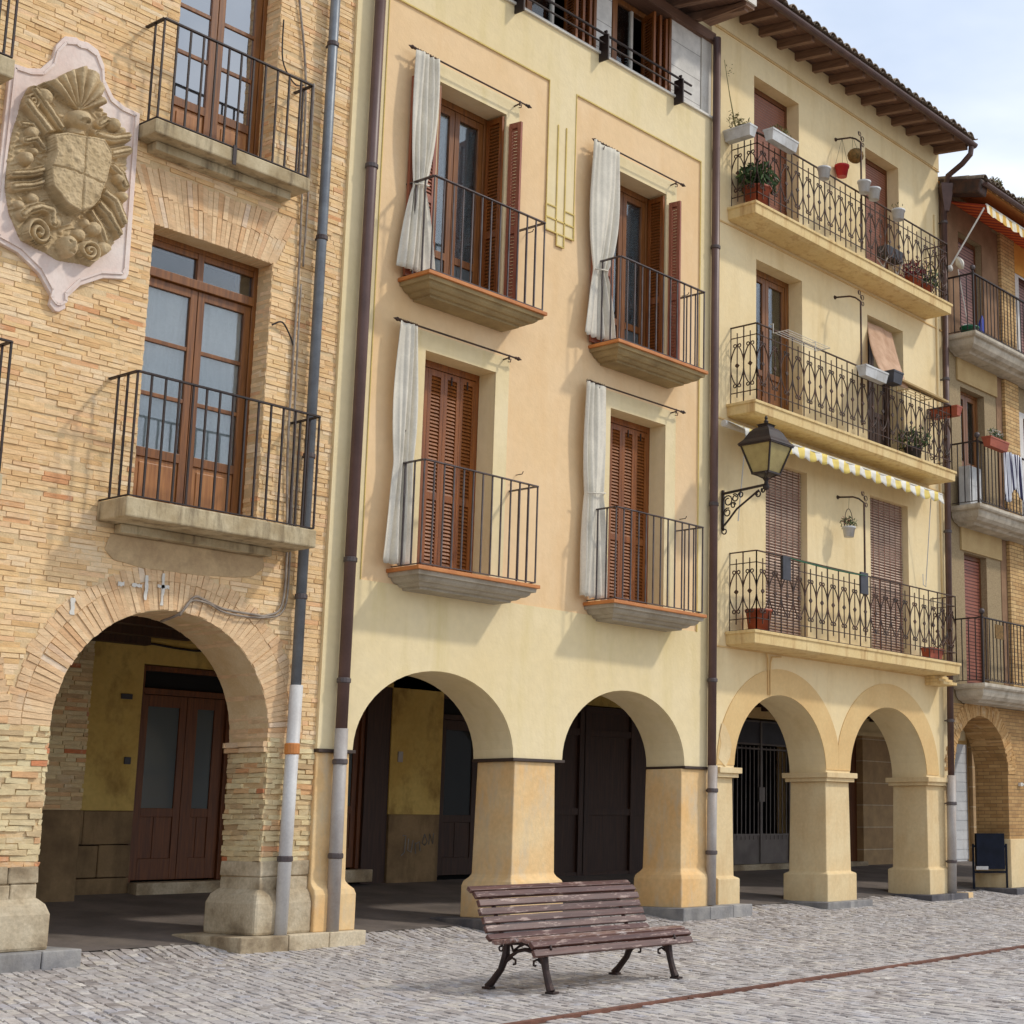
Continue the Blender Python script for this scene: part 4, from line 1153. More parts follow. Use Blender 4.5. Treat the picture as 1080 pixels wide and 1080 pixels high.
def tiles(par, x0, x1, ye, ze, slope, nrow=5, pitch=.21):
    m = MB(); n = int((x1-x0)/pitch); L = .42
    for r_ in range(nrow):
        for i in range(n+1):
            x = x0+i*pitch+random.uniform(-.008, .008); y0 = ye+r_*(L-.07)+random.uniform(-.015, .015); z0 = ze+(y0-ye)*slope+.035+random.uniform(0, .01)
            ra, rb = .098, .085; K = 8; vs = []; fs = []
            for (y, z, rr) in ((y0, z0, ra), (y0+L, z0+L*slope-.01, rb)):
                for t in (0, -.014):
                    for k in range(K+1):
                        th = PI*k/K; vs.append((x-(rr+t)*math.cos(th), y, z+(rr+t)*math.sin(th)*.95))
            W = K+1
            for k in range(K):
                fs += [(k, k+1, 2*W+k+1, 2*W+k), (W+k+1, W+k, 3*W+k, 3*W+k+1), (k+1, k, W+k, W+k+1)]
            m.add(vs, fs)
            # channel tile between
            vs = []; fs = []; xc = x+pitch/2; rr = .075
            for (y, z) in ((y0-.03, z0+.01), (y0+L, z0+L*slope+.01)):
                for k in range(7):
                    th = PI+PI*k/6; vs.append((xc+rr*math.cos(th)*1.1, y, z+.02+rr*math.sin(th)*.7))
            for k in range(6): fs.append((k, k+1, 8+k, 7+k))
            m.add(vs, fs)
    return m.build('roof_tiles', MT['rooftile'], par, smooth=False, recalc=False)
tiles(rf, 10.5, 16.5, 12.05, 12.80, .17, 3)
# pipes
p = pipe(H2, MT['brownpipe'], 10.575, 12.97, 2.26, 12.6, .060, collars=(8.35, 4.0, 2.75), x1=10.60)
p = pipe(H2, MT['pipegrey'], 10.585, 12.965, .24, 2.26, .066, x1=10.575, collars=(1.93, 1.0), name='lower_drainpipe')
p = pipe(H2, MT['brownpipe'], 16.72, 12.98, 2.07, 12.5, .058, collars=(9.3, 5.6, 3.2), x1=16.73)
p = pipe(H2, MT['pipegrey'], 16.70, 12.965, .28, 2.07, .066, x1=16.72, collars=(1.75, .95), name='lower_drainpipe')

# curtain rods (parts of the house) and curtains (things)
CUR = {'UL': ((11.13, 12.90, 9.965), (11.12, 11.46, 9.93), (10.99, 11.53, 7.32), (11.17, 11.34, 8.32), 'long off-white curtain on the upper left balcony of the yellow house'),
 'UR': ((14.21, 15.92, 9.97), (14.10, 14.60, 9.92), (14.0, 14.60, 7.33), (14.16, 14.37, 8.20), 'twisted curtain tied at rail height on the upper right balcony of the yellow house'),
 'LL': ((11.10, 12.86, 6.73), (11.06, 11.32, 6.69), (10.97, 11.36, 4.03), (11.07, 11.31, 5.12), 'slim white curtain beside three closed shutter leaves on the lower left curtained balcony'),
 'LR': ((14.22, 15.98, 6.745), (14.08, 14.43, 6.70), (14.06, 14.50, 4.02), (14.12, 14.41, 5.30), 'narrow curtain widening downwards on the lower right curtained balcony with a half-folded shutter')}
for key, (rod, top, bot, tie, lab) in CUR.items():
    x0, x1, z = rod; y = YF-.13
    r_ = hold('curtain_rod', H2)
    m = MB(); m.tube([(x0, y, z), (x1, y, z)], .011, 7)
    for xx, sg in ((x0, -1), (x1, 1)):
        m.sphere((xx+sg*.05, y, z), .024, 8); m.tube([(xx, y, z), (xx+sg*.04, y, z)], .017, 6); m.lathe((xx+sg*.07, y, z), [(.016, 0), (.004, .035)], 6, ax=(sg, 0, 0))
    for xx in (x0+.10, x1-.10):
        m.bar((xx, Y2, z-.03), (xx, y-.01, z-.02), .014); m.bar((xx, y, z-.05), (xx, y, z+.012), .016); m.tube([(xx, y+.02, z-.07), (xx, y-.02, z-.08), (xx, y-.03, z-.04)], .006, 5)
    m.build('rod', MT['ironrust'], r_)
    rg = MB()
    for i in range(9):
        xx = top[0]+(top[1]-top[0])*(i+.5)/9+.02; rg.tube([(xx, y+.018*math.cos(a), z+.018*math.sin(a)) for a in [k*PI/4 for k in range(9)]], .003, 4)
    rg.build('rings', MT['ironrust'], r_)
    m = MB(); curtain(m, top[0], top[1], z-.02, bot[0], bot[1], bot[2], YF-.16, tie=tie, folds=4 if key[0] == 'L' else 5, amp=.045)
    o = m.build('curtain', MT['curtain'], off=((top[0]+top[1])/2, YF-.16, z), smooth=True)
    so = o.modifiers.new('cloth', 'SOLIDIFY'); so.thickness = .003
    tag(o, lab, 'curtain', 'curtains on the yellow house balconies')
    if key in ('UL', 'LR', 'UR'):
        t = MB(); t.tube([(tie[0]-.015, YF-.20, tie[2]), ((tie[0]+tie[1])/2, YF-.225, tie[2]+.02), (tie[1]+.02, YF-.19, tie[2]+.05), (tie[1]+.02, YF-.12, tie[2]+.05)], .010, 5)
        tb = t.build('tie_cord', MT['curtain'], o, smooth=True)

# ================================================================== STRAW HOUSE
H3 = thing('straw_house', 'straw coloured house with three long wrought iron balconies and two banded arches', 'house', (20, YF, 0))
B0, B1_ = 16.76, 23.36
OP = {'t1': (17.80, 18.98, 10.05, 12.39), 't2': (20.92, 21.98, 10.05, 12.37), 'm1': (17.86, 19.05, 7.11, 9.49), 'm2': (20.92, 22.04, 7.11, 9.46), 'b1': (18.10, 19.16, 3.90, 6.49), 'b2': (20.93, 22.10, 3.90, 6.46)}
AR3 = [(18.485, 2.06, 1.125, 1.055), (21.405, 2.06, 1.145, 1.055)]
m = MB(); m.prism(wall_outline(B0, B1_, 2.06, 13.2, AR3), [rect(*OP[k]) for k in OP], front(YF), 0, .65); m.build('wall', MT['straw'], H3)
m = MB(); m.prism([(B0+.02, 12.80), (B0+.02, 12.775), (B1_+.02, 12.775), (B1_+.02, 12.80)], [], front(YF-.02), 0, .019)
for z in (3.70, 6.90, 9.82): m.prism([(B0+.02, z), (B0+.02, z-.02), (B1_, z-.02), (B1_, z)], [], front(YF-.015), 0, .014)
m.build('string_course', MT['archband'], H3)
m = MB(); m.box(B0+.02, B1_+.02, YF-.012, YF-.001, 12.82, 13.19); m.build('frieze', MT['straw'], H3)
for cx, cz, rx, rz in AR3:
    out = [(cx-rx-.385, 2.10)]+[(cx+(rx+.385)*math.cos(PI-PI*i/36), 2.10+(rz+.33)*math.sin(PI*i/36)) for i in range(1, 36)]+[(cx+rx+.385, 2.10), (cx+rx+.0005, 2.10)]
    inn = [(cx+(rx+.0005)*math.cos(PI*i/36), 2.06+(rz+.0005)*math.sin(PI*i/36)) for i in range(1, 36)]+[(cx-rx-.0005, 2.10)]
    pts = []
    mid = 19.945
    for x, z in out: pts.append((min(x, mid-.002) if cx < 19 else max(x, mid+.002), z) if (abs(x-mid) < .6) else (x, z))
    pts = [(max(x, B0+.02), z) for x, z in pts]
    m = MB(); m.prism(pts+inn, [], front(YF-.012), 0, .0115, back=False); m.build('arch_band', MT['archband'], H3, bevel=0)
for xl, xr in ((16.95, 17.36), (19.61, 20.26), (22.55, 23.2)):
    m = MB()
    l0, r0 = xl, xr
    for z0, z1, o in ((1.93, 1.985, .05), (1.985, 2.062, .085)):
        m.box(l0-(o if xl > 17 else 0), r0+(o if xr < 23 else .06), YF-o, YF+.65+o, z0, z1)
    m.build('impost', MT['pillar_tan'], H3, bevel=.006)
    m = MB(); lv = [(.20, -.065), (.60, -.065), (.63, -.005), (1.93, .012)]; vs = []; fs = []
    for z, i in lv:
        l_ = xl+i if xl > 17 else xl; r_ = xr-i
        vs += [(l_, YF+.0+i, z), (r_, YF+.0+i, z), (r_, YF+.66-i, z), (l_, YF+.66-i, z)]
    for k2 in range(3):
        for j in range(4):
            j2 = (j+1) % 4; fs.append((k2*4+j, k2*4+j2, (k2+1)*4+j2, (k2+1)*4+j))
    fs += [(3,2,1,0), (12,13,14,15)]; m.add(vs, fs)
    pl = m.build('pillar', MT['pillar_tan'], H3, bevel=.012)
    if xl > 17: plinth(pl, xl-.32, xr+.24, YF-.24, YF+.95, .02, .215, MT['kerb'] if xl < 21 else MT['kerbdark'])
    else: m = MB()
m = MB(); m.box(23.16, 23.75, 12.95, 13.3, .02, .21); m.build('plinth', MT['pillar_ochre'], H3, bevel=.01)
# chipped relief on the left arch band
m = MB()
m.prism([(17.0, 2.18), (17.16, 2.07), (17.26, 2.2), (17.30, 2.36), (17.24, 2.5), (17.15, 2.62), (17.08, 2.66), (17.03, 2.5), (17.06, 2.38)], [], front(YF-.0155), 0, .004)
m.build('chipped_plaster', MT['pillar_tan'], H3)
# openings
def blind(par, x0, x1, y, z0, z1, mat, box=True, name='blind'):
    w = hold('window', par)
    f = MB(); f.box(x0, x0+.05, y-.02, y+.1, z0, z1); f.box(x1-.05, x1, y-.02, y+.1, z0, z1); f.box(x0+.05, x1-.05, y-.02, y+.1, z1-.08, z1); f.build('frame', MT['wooddark'], w)
    b_ = MB(); k = int((z1-.08-z0)/.045)
    for i in range(k):
        z = z0+(i+.5)*(z1-.08-z0)/k; b_.obox(((x0+x1)/2, y, z), ((x1-x0)/2-.05, 0, 0), (0, .012, .012), (0, -.002, .0185))
    b_.build(name, mat, w); return w
yi = YF+.25
blind(H3, *OP['t1'][:2], yi, 10.05, 12.39, MT['blindbrown'], name='roller_shutter'); blind(H3, *OP['t2'][:2], yi, 10.05, 12.37, MT['blindbrown'], name='roller_shutter')
french_door(H3, 17.86, 19.05, yi, 7.11, 9.49, MT['wood'], MT['wood'], MT['glassblue'], rows=1, panel_h=.75, fw=.09)
french_door(H3, 20.92, 22.04, yi+.02, 7.11, 9.46, MT['woodblack'], MT['woodblack'], MT['glassd'], rows=2, panel_h=.8, fw=.06)
for k in ('m1', 'm2'): room(H3, OP[k][0]-.02, OP[k][1]+.02, yi+.15, 7.1, 9.55)
def reed(par, x0, x1, y, z0, z1):
    w = hold('window', par)
    b_ = MB(); k = int((z1-z0)/.042)
    for i in range(k):
        z = z0+(i+.5)*(z1-z0)/k; b_.tube([(x0+.02, y, z), (x1-.02, y+.004*math.sin(i), z)], .017, 5)
    bb = b_.build('reed_blind', MT['blindbeige'], w)
    c_ = MB()
    for i in range(7): x = x0+.08+(x1-x0-.16)*i/6; c_.bar((x, y-.019, z0), (x, y-.019, z1), .010, .004)
    c_.build('blind_cord', MT['blindbrown'], w); room(par, x0, x1, y+.06, z0, z1, .3)
reed(H3, 18.10, 19.16, YF+.12, 3.9, 6.49); reed(H3, 20.93, 22.10, YF+.12, 3.9, 6.46)
for nm, zt, zb_, zr in (('t', 10.06, 9.86, 11.14), ('m', 7.12, 6.93, 8.26), ('b', 3.90, 3.70, 5.0)):
    m = MB(); slab_loft(m, 17.14, 22.86, 12.58, YF-.001, [(zb_, .10), (zb_+.02, .025), (zt-.045, .02), (zt-.04, 0), (zt, 0)])
    o = m.build('balcony', MT['slabcream'], H3, bevel=.006)
    r_ = MB(); rail_ornate(r_, 17.25, 22.80, 12.64, YF, zt, zr); r_.build('railing', MT['ironrust'], o)
m = MB()
for i, (a_, b_) in enumerate(((.10, .05), (.16, .05), (.22, .05))): m.box(22.55, 23.0, YF-.35+i*.08, YF, 3.55+.05*i, 3.598+.05*i)
m.build('corbel', MT['slabcream'], H3, bevel=.006)
# arcade behind
m = MB(); m.box(20.5, 21.88, YB, YB+.3, .3, 3.42); m.box(23.7, 25.1, YB, YB+.3, .3, 3.42); m.box(21.88, 23.7, YB, YB+.3, 3.15, 3.42); m.build('arcade_wall', MT['archband'], H3)
gt = hold('gate', H3)
m = MB()
for x in (21.88, 22.76, 23.64): m.box(x, x+.05, YB-.02, YB+.03, .64, 3.1)
for z in (.64, 1.12, 2.60, 2.68, 3.08): m.box(21.93, 23.64, YB-.01, YB+.025, z, z+.03)
m.build('gate_frame', MT['steelgate'], gt)
m = MB(); m.box(21.93, 22.76, YB, YB+.012, .67, 1.12); m.box(22.81, 23.64, YB, YB+.012, .67, 1.12); m.build('gate_panel', MT['steelgate'], gt)
m = MB(); m.box(21.93, 23.64, YB, YB+.012, 2.71, 3.08); m.build('gate_top_panel', MT['darkpot'], gt)
for i in range(14):
    x = 21.98+i*.122; m = MB(); m.tube([(x, YB, 1.05), (x, YB, 2.66)], .012, 6); m.build('gate_bar', MT['steelgate'], gt)
m = MB(); m.box(22.70, 22.86, YB-.04, YB-.02, 1.7, 1.95); m.build('lock_plate', MT['steelgate'], gt)
room(H3, 21.80, 23.78, YB+.301, .3, 3.3, .8)
m = MB(); m.box(21.85, 23.7, YB-.12, YB+.1, .35, .635); m.build('threshold', MT['stone'], H3, bevel=.01)
m = MB(); m.box(25.1, 26.14, YB+.15, YB+.25, .62, 3.2); m.box(25.05, 26.16, YB+.1, YB+.2, 3.0, 3.05); m.build('door', MT['wooddark'], H3)
m = MB(); m.box(25.1, 26.14, YB-.1, YB+.14, .4, .62); m.build('doorstep', MT['stone'], H3)
m = MB(); m.box(26.14, 29.5, YB, YB+.4, .3, 3.0); m.build('ashlar_wall', MT['ashlar'], H3)
m = MB(); m.box(25.1, 29.5, YB-.02, YB+.4, 3.0, 3.08); m.box(25.1, 31.2, YB+.02, YB+.4, 3.08, 3.5); m.build('ledge', MT['straw'], H3)
m = MB(); m.box(17.0, 30.5, YF+.66, YB+.4, 3.42, 3.55); m.build('arcade_ceiling', MT['woodblack'], H3)
for i in range(13):
    x = 17.4+i*.9; m = MB(); m.box(x, x+.12, YF+.7, YB, 3.28, 3.419); m.build('ceiling_beam', MT['woodblack'], H3)
# cable dropping above the left arch
m = MB(); m.tube([(18.10, YF-.02, 3.68), (18.12, YF-.025, 3.62), (18.14, YF-.025, 3.1)], .012, 5); m.tube([(18.45, YF-.02, 3.66), (18.22, YF-.025, 3.64), (18.18, YF-.025, 3.55), (18.18, YF-.025, 3.1)], .012, 5); m.build('wall_conduit', MT['archband'], H3)
# roof
r3 = hold('roof', H3)
m = MB(); m.prism([(12.38, 13.12), (13.3, 13.24), (18, 14.15), (18, 14.3), (12.38, 13.20)], [], lambda u, v, d: (d, u, v), B0, 23.42); m.build('eave_board', MT['soffit'], r3)
for i in range(14):
    x = 16.97+i*.482; m = MB(); m.prism([(12.44, 13.00), (12.44, 13.124), (13.099, 13.208), (13.099, 13.075)], [], lambda u, v, d: (d, u, v), x-.042, x+.042); m.build('rafter', MT['rafter'], r3, bevel=.004)
tiles(r3, 16.9, 23.32, 12.32, 13.145, .19, 5)
m = MB()
def gutter(mb, x0, x1, y, z, r=.07):
    n = 8; vs = []; fs = []
    for x in (x0, x1):
        for rr in (r, r-.006):
            for k in range(n+1):
                th = PI+PI*k/n; vs.append((x, y+rr*math.cos(th), z+rr*math.sin(th)))
    W = n+1
    for k in range(n): fs += [(k, k+1, 2*W+k+1, 2*W+k), (W+k+1, W+k, 3*W+k, 3*W+k+1)]
    fs += [(0, W, 3*W, 2*W), (n, 2*W+n, 3*W+n, W+n)]+[tuple([k for k in range(W)]), tuple([2*W+k for k in range(W)][::-1])]
    mb.add(vs, fs)
gutter(m, 16.78, 23.36, 12.35, 13.10); m.build('gutter', MT['gutter'], r3)
m = MB(); m.tube([(23.26, 12.36, 13.03), (23.26, 12.38, 12.90), (23.26, 12.55, 12.76), (23.28, 12.85, 12.62), (23.36, 12.98, 12.4)], .05, 8); m.build('gutter_elbow', MT['gutter'], r3)
pipe(H3, MT['gutter'], 23.16, 12.99, 2.1, 12.45, .055, collars=(11.8, 8.9, 6.2, 3.0), x1=23.36)
pipe(H3, MT['pipegrey'], 23.10, 12.985, .22, 2.1, .075, collars=(1.65, .72), x1=23.16, name='lower_drainpipe')
m = MB(); m.lathe((23.37, 12.95, 12.0), [(.06, 0), (.10, .15), (.16, .45), (.16, .5)], 4); m.build('rainwater_head', MT['gutter'], H3)
pipe(H3, MT['straw'], 23.18, YF-.02, 3.75, 11.9, .028, name='service_pipe', sub=False)

# ================================================================== BALCONY HOUSE AT THE RIGHT
H4 = thing('speckled_house', 'house with speckled wall panels, cream brick pilaster and moulded balconies at the right edge', 'house', (26, YF, 0))
E0, E1 = 23.40, 31.5
OP4 = {'b': (24.02, 24.84, 3.62, 5.97), 'm': (24.03, 24.92, 6.68, 8.96), 't': (24.05, 24.95, 9.75, 11.88)}
yp = YF+.02
m = MB(); m.prism(rect(E0, E1, 3.3, 12.6), [rect(*OP4[k]) for k in OP4]+[rect(26.45, 27.35, z+.05, z+2.2) for z in (3.62, 6.68, 9.75)]+[rect(28.2, 29.2, z+.05, z+2.2) for z in (3.62, 6.68, 9.75)], front(yp), 0, .5)
m.build('wall', MT['render'], H4)
m = MB(); m.box(25.62, 26.18, YF-.05, yp-.001, 3.6, 12.4); m.build('brick_pilaster', MT['b4brick'], H4)
for z0, z1, nm in ((3.62, 6.36, 'b'), (6.68, 9.42, 'm')):
    m = MB(); m.box(23.88, 25.38, YF-.02, yp-.001, z1-.37+.0, z1+.1); m.build('lintel_panel', MT['lintel'], H4, bevel=.004)
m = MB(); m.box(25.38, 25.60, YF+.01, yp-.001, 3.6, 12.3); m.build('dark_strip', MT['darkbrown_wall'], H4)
m = MB(); m.box(26.2, 31.4, YF+.005, YF+.018, 11.75, 12.5); m.build('upper_band', MT['orange_wall'], H4)
m = MB(); 
for z in (3.62, 6.68, 9.75):
    m.prism(rect(26.2, 31.4, z, z+2.3 if z < 9 else 11.74), [rect(26.45, 27.35, z+.05, z+2.2 if z < 9 else 11.7), rect(28.2, 29.2, z+.05, z+2.2 if z < 9 else 11.7)], front(YF+.008), 0, .011, back=False)
m.build('white_field', MT['white_wall'], H4)
m = MB(); m.box(23.41, 25.37, YF-.0, yp-.001, 9.76, 12.4); 
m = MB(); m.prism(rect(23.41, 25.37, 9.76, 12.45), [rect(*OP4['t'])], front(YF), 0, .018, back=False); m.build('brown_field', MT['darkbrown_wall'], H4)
blind(H4, 24.02, 24.84, YF+.16, 3.6, 5.97, MT['blindred'], name='roller_shutter')
french_door(H4, 24.03, 24.92, YF+.16, 6.68, 8.96, MT['wood'], MT['whitepaint'], MT['glass'], rows=1, panel_h=.9, fw=.05, lace=MT['lace'])
blind(H4, 24.05, 24.95, YF+.16, 9.75, 11.88, MT['blindviolet'], name='roller_shutter')
room(H4, 24.0, 24.96, YF+.5, 6.6, 9.0)
for z in (3.67, 6.73, 9.80):
    for a in (26.45, 28.2):
        blind(H4, a, a+(.9 if a < 27 else 1.0), YF+.2, z, z+2.15, MT['blindviolet' if z > 5 else 'blindred'], name='roller_shutter')
for zt, zr in ((9.76, 10.84), (6.69, 7.80), (3.63, 4.74)):
    s_ = MB(); slab_loft(s_, 23.50, 30.8, 12.50, YF-.001, [(zt-.30, .30), (zt-.27, .26), (zt-.25, .16), (zt-.20, .10), (zt-.14, .07), (zt-.09, .07), (zt-.08, .02), (zt-.05, .0), (zt, 0)])
    o = s_.build('balcony', MT['slabwhite'], H4, bevel=.004)
    r_ = MB(); x0, x1, yf = 23.60, 30.7, 12.58
    rail_simple(r_, x0, x1, yf, YF, zt, zr, pitch=.128, bar=.014, hand=(.045, .02), bottom=.06)
    r_.bar((x0, yf, zt), (x0, yf, zr+.03), .032); r_.lathe((x0, yf, zr+.02), [(.018, 0), (.018, .03), (.03, .04), (.018, .05)], 8)
    for i in range(int((x1-x0)/.128)): r_.tube([(x0+i*.128+.02, yf, zt+.06), (x0+i*.128+.06, yf, zt+.10), (x0+i*.128+.10, yf, zt+.06)], .006, 4)
    r_.build('railing', MT['iron'], o)
    m = MB(); m.sphere((x0, yf, zr+.105), .05, 10); m.build('finial', MT['irongrey'], o, smooth=True)
# arch with brick
CA4, CZ4, RX4, RZ4 = 24.43, 2.18, .965, .965
m = MB(); m.prism(wall_outline(E0, E1, 2.18, 3.32, [(CA4, CZ4, RX4, RZ4), (27.6, CZ4, 1.1, .965)]), [], front(YF+.004), 0, .65); m.build('arcade_front', MT['b4arch'], H4)
v_ = MB(); voussoirs(v_, CA4, CZ4, RX4-.003, RX4+.30, YF-.008, .655, 0, PI, t=.06, rows=2); v_.build('arch', MT['brickochre'], H4, recalc=False)
for xl, xr in ((25.395, 26.5), (28.7, 29.6)):
    m = MB(); m.box(xl, xr, YF+.004, YF+.655, 1.06, 2.18); pl = m.build('pillar', MT['b4arch'], H4)
    m = MB(); m.box(xl-.03, xr+.03, YF-.03, YF+.69, .22, 1.06); m.build('pillar_base', MT['pillar_tan'], pl, bevel=.01)
    plinth(pl, xl-.28, xr+.25, YF-.25, YF+.95, .02, .23, MT['kerbdark'])
m = MB(); m.box(25.78, 25.86, YF-.05, YF+.003, 1.98, 2.04); m.tube([(25.86, YF-.03, 2.02), (25.90, YF-.08, 1.98)], .02, 6); m.build('wall_lamp_fitting', MT['whitepaint'], H4)
m = MB(); m.box(29.5, 30.35, YB+.02, YB+.1, .55, 2.98)
for i in range(12): m.box(29.5, 30.35, YB+.005, YB+.02, .6+.2*i, .6+.2*i+.19)
m.build('garage_door', MT['whitedoor'], H4)
m = MB(); m.box(30.35, 31.2, YB-.1, YB+.3, .4, 3.4); m.build('ashlar_wall', MT['ashlar'], H4)
m = MB(); m.box(30.3, 60, YB, YB+.3, 0, 3.4); m.build('arcade_wall', MT['archband'], H4)
r4 = hold('roof', H4)
m = MB(); m.prism([(12.28, 12.33), (13.3, 12.62), (18, 13.5), (18, 13.65), (12.28, 12.46)], [], lambda u, v, d: (d, u, v), 22.95+.46, 31.6); m.build('eave_board', MT['soffit_orange'], r4)
tiles(r4, 23.5, 31.4, 12.2, 12.42, .22, 4)
m = MB(); gutter(m, 23.42, 31.6, 12.2, 12.38, .06); m.build('gutter', MT['gutter'], r4)
m = MB(); m.obox((23.5, 12.68, 12.42), (.14, 0, 0), (0, .42, .10), (0, -.03, .13)); m.build('gable_beam', MT['ironrust'], r4, bevel=.03)
for x, w in ((24.0, .2), (25.2, .35), (26.8, .3)):
    m = MB(); leaves(m, (x, 12.28, 12.58), (w, .10, .10), 260, .04, 1); m.build('roof_weeds', MT['leafdry'], r4)
# orange awning of the right house
AW = thing('orange_awning', 'orange and red striped awning with cream valance below the eave of the right-hand house', 'awning', (25, YF, 12.3))
m = MB(); m.prism([(YF-.01, 12.36), (YF-.01, 12.345), (12.36, 12.10), (12.36, 12.115)], [], lambda u, v, d: (d, u, v), 23.75, 28.2); m.build('cloth', MT['oawning'], AW)
m = MB(); n = 60; vs = []; fs = []
for i in range(n+1):
    x = 23.75+4.45*i/n; dp = .16+.035*abs(math.sin(i*PI/4)); vs += [(x, 12.35-.01*math.sin(i*.9), 12.12), (x, 12.33-.015*math.sin(i*1.3), 12.12-dp)]
for i in range(n): fs.append((2*i, 2*i+1, 2*i+3, 2*i+2))
m.add(vs, fs); o = m.build('valance', MT['ovalance'], AW); so = o.modifiers.new('cloth', 'SOLIDIFY'); so.thickness = .004
m = MB(); m.tube([(23.75, 12.36, 12.12), (28.2, 12.36, 12.12)], .018, 8); m.build('front_bar', MT['whitepaint'], AW)
m = MB(); m.tube([(23.72, 12.38, 12.05), (23.52, 12.98, 11.02)], .016, 8); m.sphere((23.50, 12.98, 10.98), .06, 8); m.build('arm', MT['whitepaint'], AW)

# yellow awning of the straw house
AW = thing('yellow_awning', 'yellow and white striped awning rolled in above the reed blinds of the straw house', 'awning', (19.6, YF, 6.7))
m = MB(); m.tube([(16.92, 12.97, 6.78), (22.55, 12.97, 6.78)], .05, 10); m.build('roller', MT['whitepaint'], AW)
m = MB(); m.prism([(12.96, 6.835), (12.96, 6.825), (12.64, 6.66), (12.64, 6.67)], [], lambda u, v, d: (d, u, v), 16.95, 22.45); m.build('cloth', MT['yawning'], AW)
m = MB(); n = 148; vs = []; fs = []
for i in range(n+1):
    x = 16.95+5.5*i/n; q = (i % 8)/8; dp = .135+.045*math.sin(PI*q)+.012*math.sin(i*.21)
    for k in range(4): vs.append((x, 12.63-.012*math.sin(i*.5+k)-.004*k, 6.672-dp*k/3))
for i in range(n):
    for k in range(3): fs.append((4*i+k, 4*i+k+1, 4*i+k+5, 4*i+k+4))
m.add(vs, fs); o = m.build('valance', MT['yawning'], AW, smooth=True); so = o.modifiers.new('cloth', 'SOLIDIFY'); so.thickness = .003
m = MB(); m.tube([(16.95, 12.64, 6.665), (22.45, 12.64, 6.665)], .014, 8); m.build('front_bar', MT['whitepaint'], AW)
m = MB(); m.tube([(17.30, 12.86, 6.70), (17.28, 12.98, 5.45)], .009, 6); m.build('crank_rod', MT['pvc'], AW)
m = MB(); m.tube([(22.35, 12.80, 6.60), (22.45, 12.98, 5.25)], .009, 6); m.tube([(22.45, 12.98, 5.25), (22.42, 12.97, 5.15), (22.34, 12.97, 5.17), (22.33, 12.97, 5.35)], .008, 6); m.build('crank_rod', MT['pvc'], AW)

# ================================================================== LANTERN
LX, LY, LZ = 17.06, 12.34, 5.83
LT = thing('wall_lantern', 'black wrought iron street lantern with amber glass on a scrolled bracket beside the brown drainpipe', 'lantern', (LX, YF, LZ))
br = MB()
bxx = LX
br.bar((bxx, YF-.0, LZ-.02), (bxx, LY+.02, LZ+.02), .03, .03)
br.bar((bxx, YF-.02, LZ+.03), (bxx, YF-.02, LZ-.52), .035, .03)
br.tube([(bxx, YF-.03, LZ-.48), (bxx, YF-.12, LZ-.40), (bxx, YF-.26, LZ-.26), (bxx, LY+.12, LZ-.04)], .014, 6)
def scroll3(c, r, a0, t, rr=.010):
    pts = scrollpts((0, 0), r, a0, t, 14); br.tube([(bxx, c[0]+p[0], c[1]+p[1]) for p in pts], rr, 5)
for c, r_, a0, t in (((YF-.11, LZ-.13), .085, 0, 1.3), ((YF-.10, LZ-.29), .065, 2, -1.3), ((YF-.23, LZ-.10), .06, 1, 1.3), ((YF-.20, LZ-.20), .045, 3, -1.2), ((YF-.33, LZ-.07), .045, 0, 1.2), ((LY+.13, LZ-.09), .05, 1, -1.3), ((LY+.05, LZ-.05), .035, 1, -1.3), ((YF-.05, LZ-.55), .05, 1.5, -1.2)): scroll3(c, r_, a0, t)
br.build('bracket', MT['iron'], LT)
c = Vector((bxx, LY, LZ))
fr_ = MB()
fr_.lathe(c+Vector((0,0,-.06)), [(.012, 0), (.045, .03), (.05, .06), (.03, .09), (.025, .13), (.04, .15), (.05, .17)], 10)
hb, ht, zb0, zt0 = .135, .250, .17, .56     # body: bottom half width, top half width
for sx in (-1, 1):
    for sy in (-1, 1):
        fr_.bar(c+Vector((sx*hb, sy*hb, zb0)), c+Vector((sx*ht, sy*ht, zt0)), .020)
        fr_.tube([c+Vector((sx*.02, sy*.02, .10)), c+Vector((sx*.05, sy*.05, .12)), c+Vector((sx*hb*.95, sy*hb*.95, zb0))], .008, 5)
slab = [((-hb-.012, hb+.012), (zb0-.012, zb0+.012))]
fr_.box(c.x-hb-.012, c.x+hb+.012, c.y-hb-.012, c.y+hb+.012, c.z+zb0-.014, c.z+zb0+.010)
for sx in (-1, 1): fr_.bar(c+Vector((sx*(ht+.01), -ht-.02, zt0)), c+Vector((sx*(ht+.01), ht+.02, zt0)), .03, .03); fr_.bar(c+Vector((-ht-.02, sx*(ht+.01), zt0)), c+Vector((ht+.02, sx*(ht+.01), zt0)), .03, .03)
fr_.tube([c+Vector((-.12, -.1, .18)), c+Vector((-.17, -.12, .17)), c+Vector((-.19, -.13, .13)), c+Vector((-.16, -.13, .11))], .006, 4)
fr_.build('lantern_frame', MT['iron'], LT)
gl = MB(); a = hb-.006; t_ = ht-.008
lv = [(c.x-a, c.y-a, c.z+zb0+.01), (c.x+a, c.y-a, c.z+zb0+.01), (c.x+a, c.y+a, c.z+zb0+.01), (c.x-a, c.y+a, c.z+zb0+.01), (c.x-t_, c.y-t_, c.z+zt0-.014), (c.x+t_, c.y-t_, c.z+zt0-.014), (c.x+t_, c.y+t_, c.z+zt0-.014), (c.x-t_, c.y+t_, c.z+zt0-.014)]
gl.add(lv, [(0,1,5,4), (1,2,6,5), (2,3,7,6), (3,0,4,7), (3,2,1,0), (4,5,6,7)]); gl.build('glass', MT['lampglass'], LT)
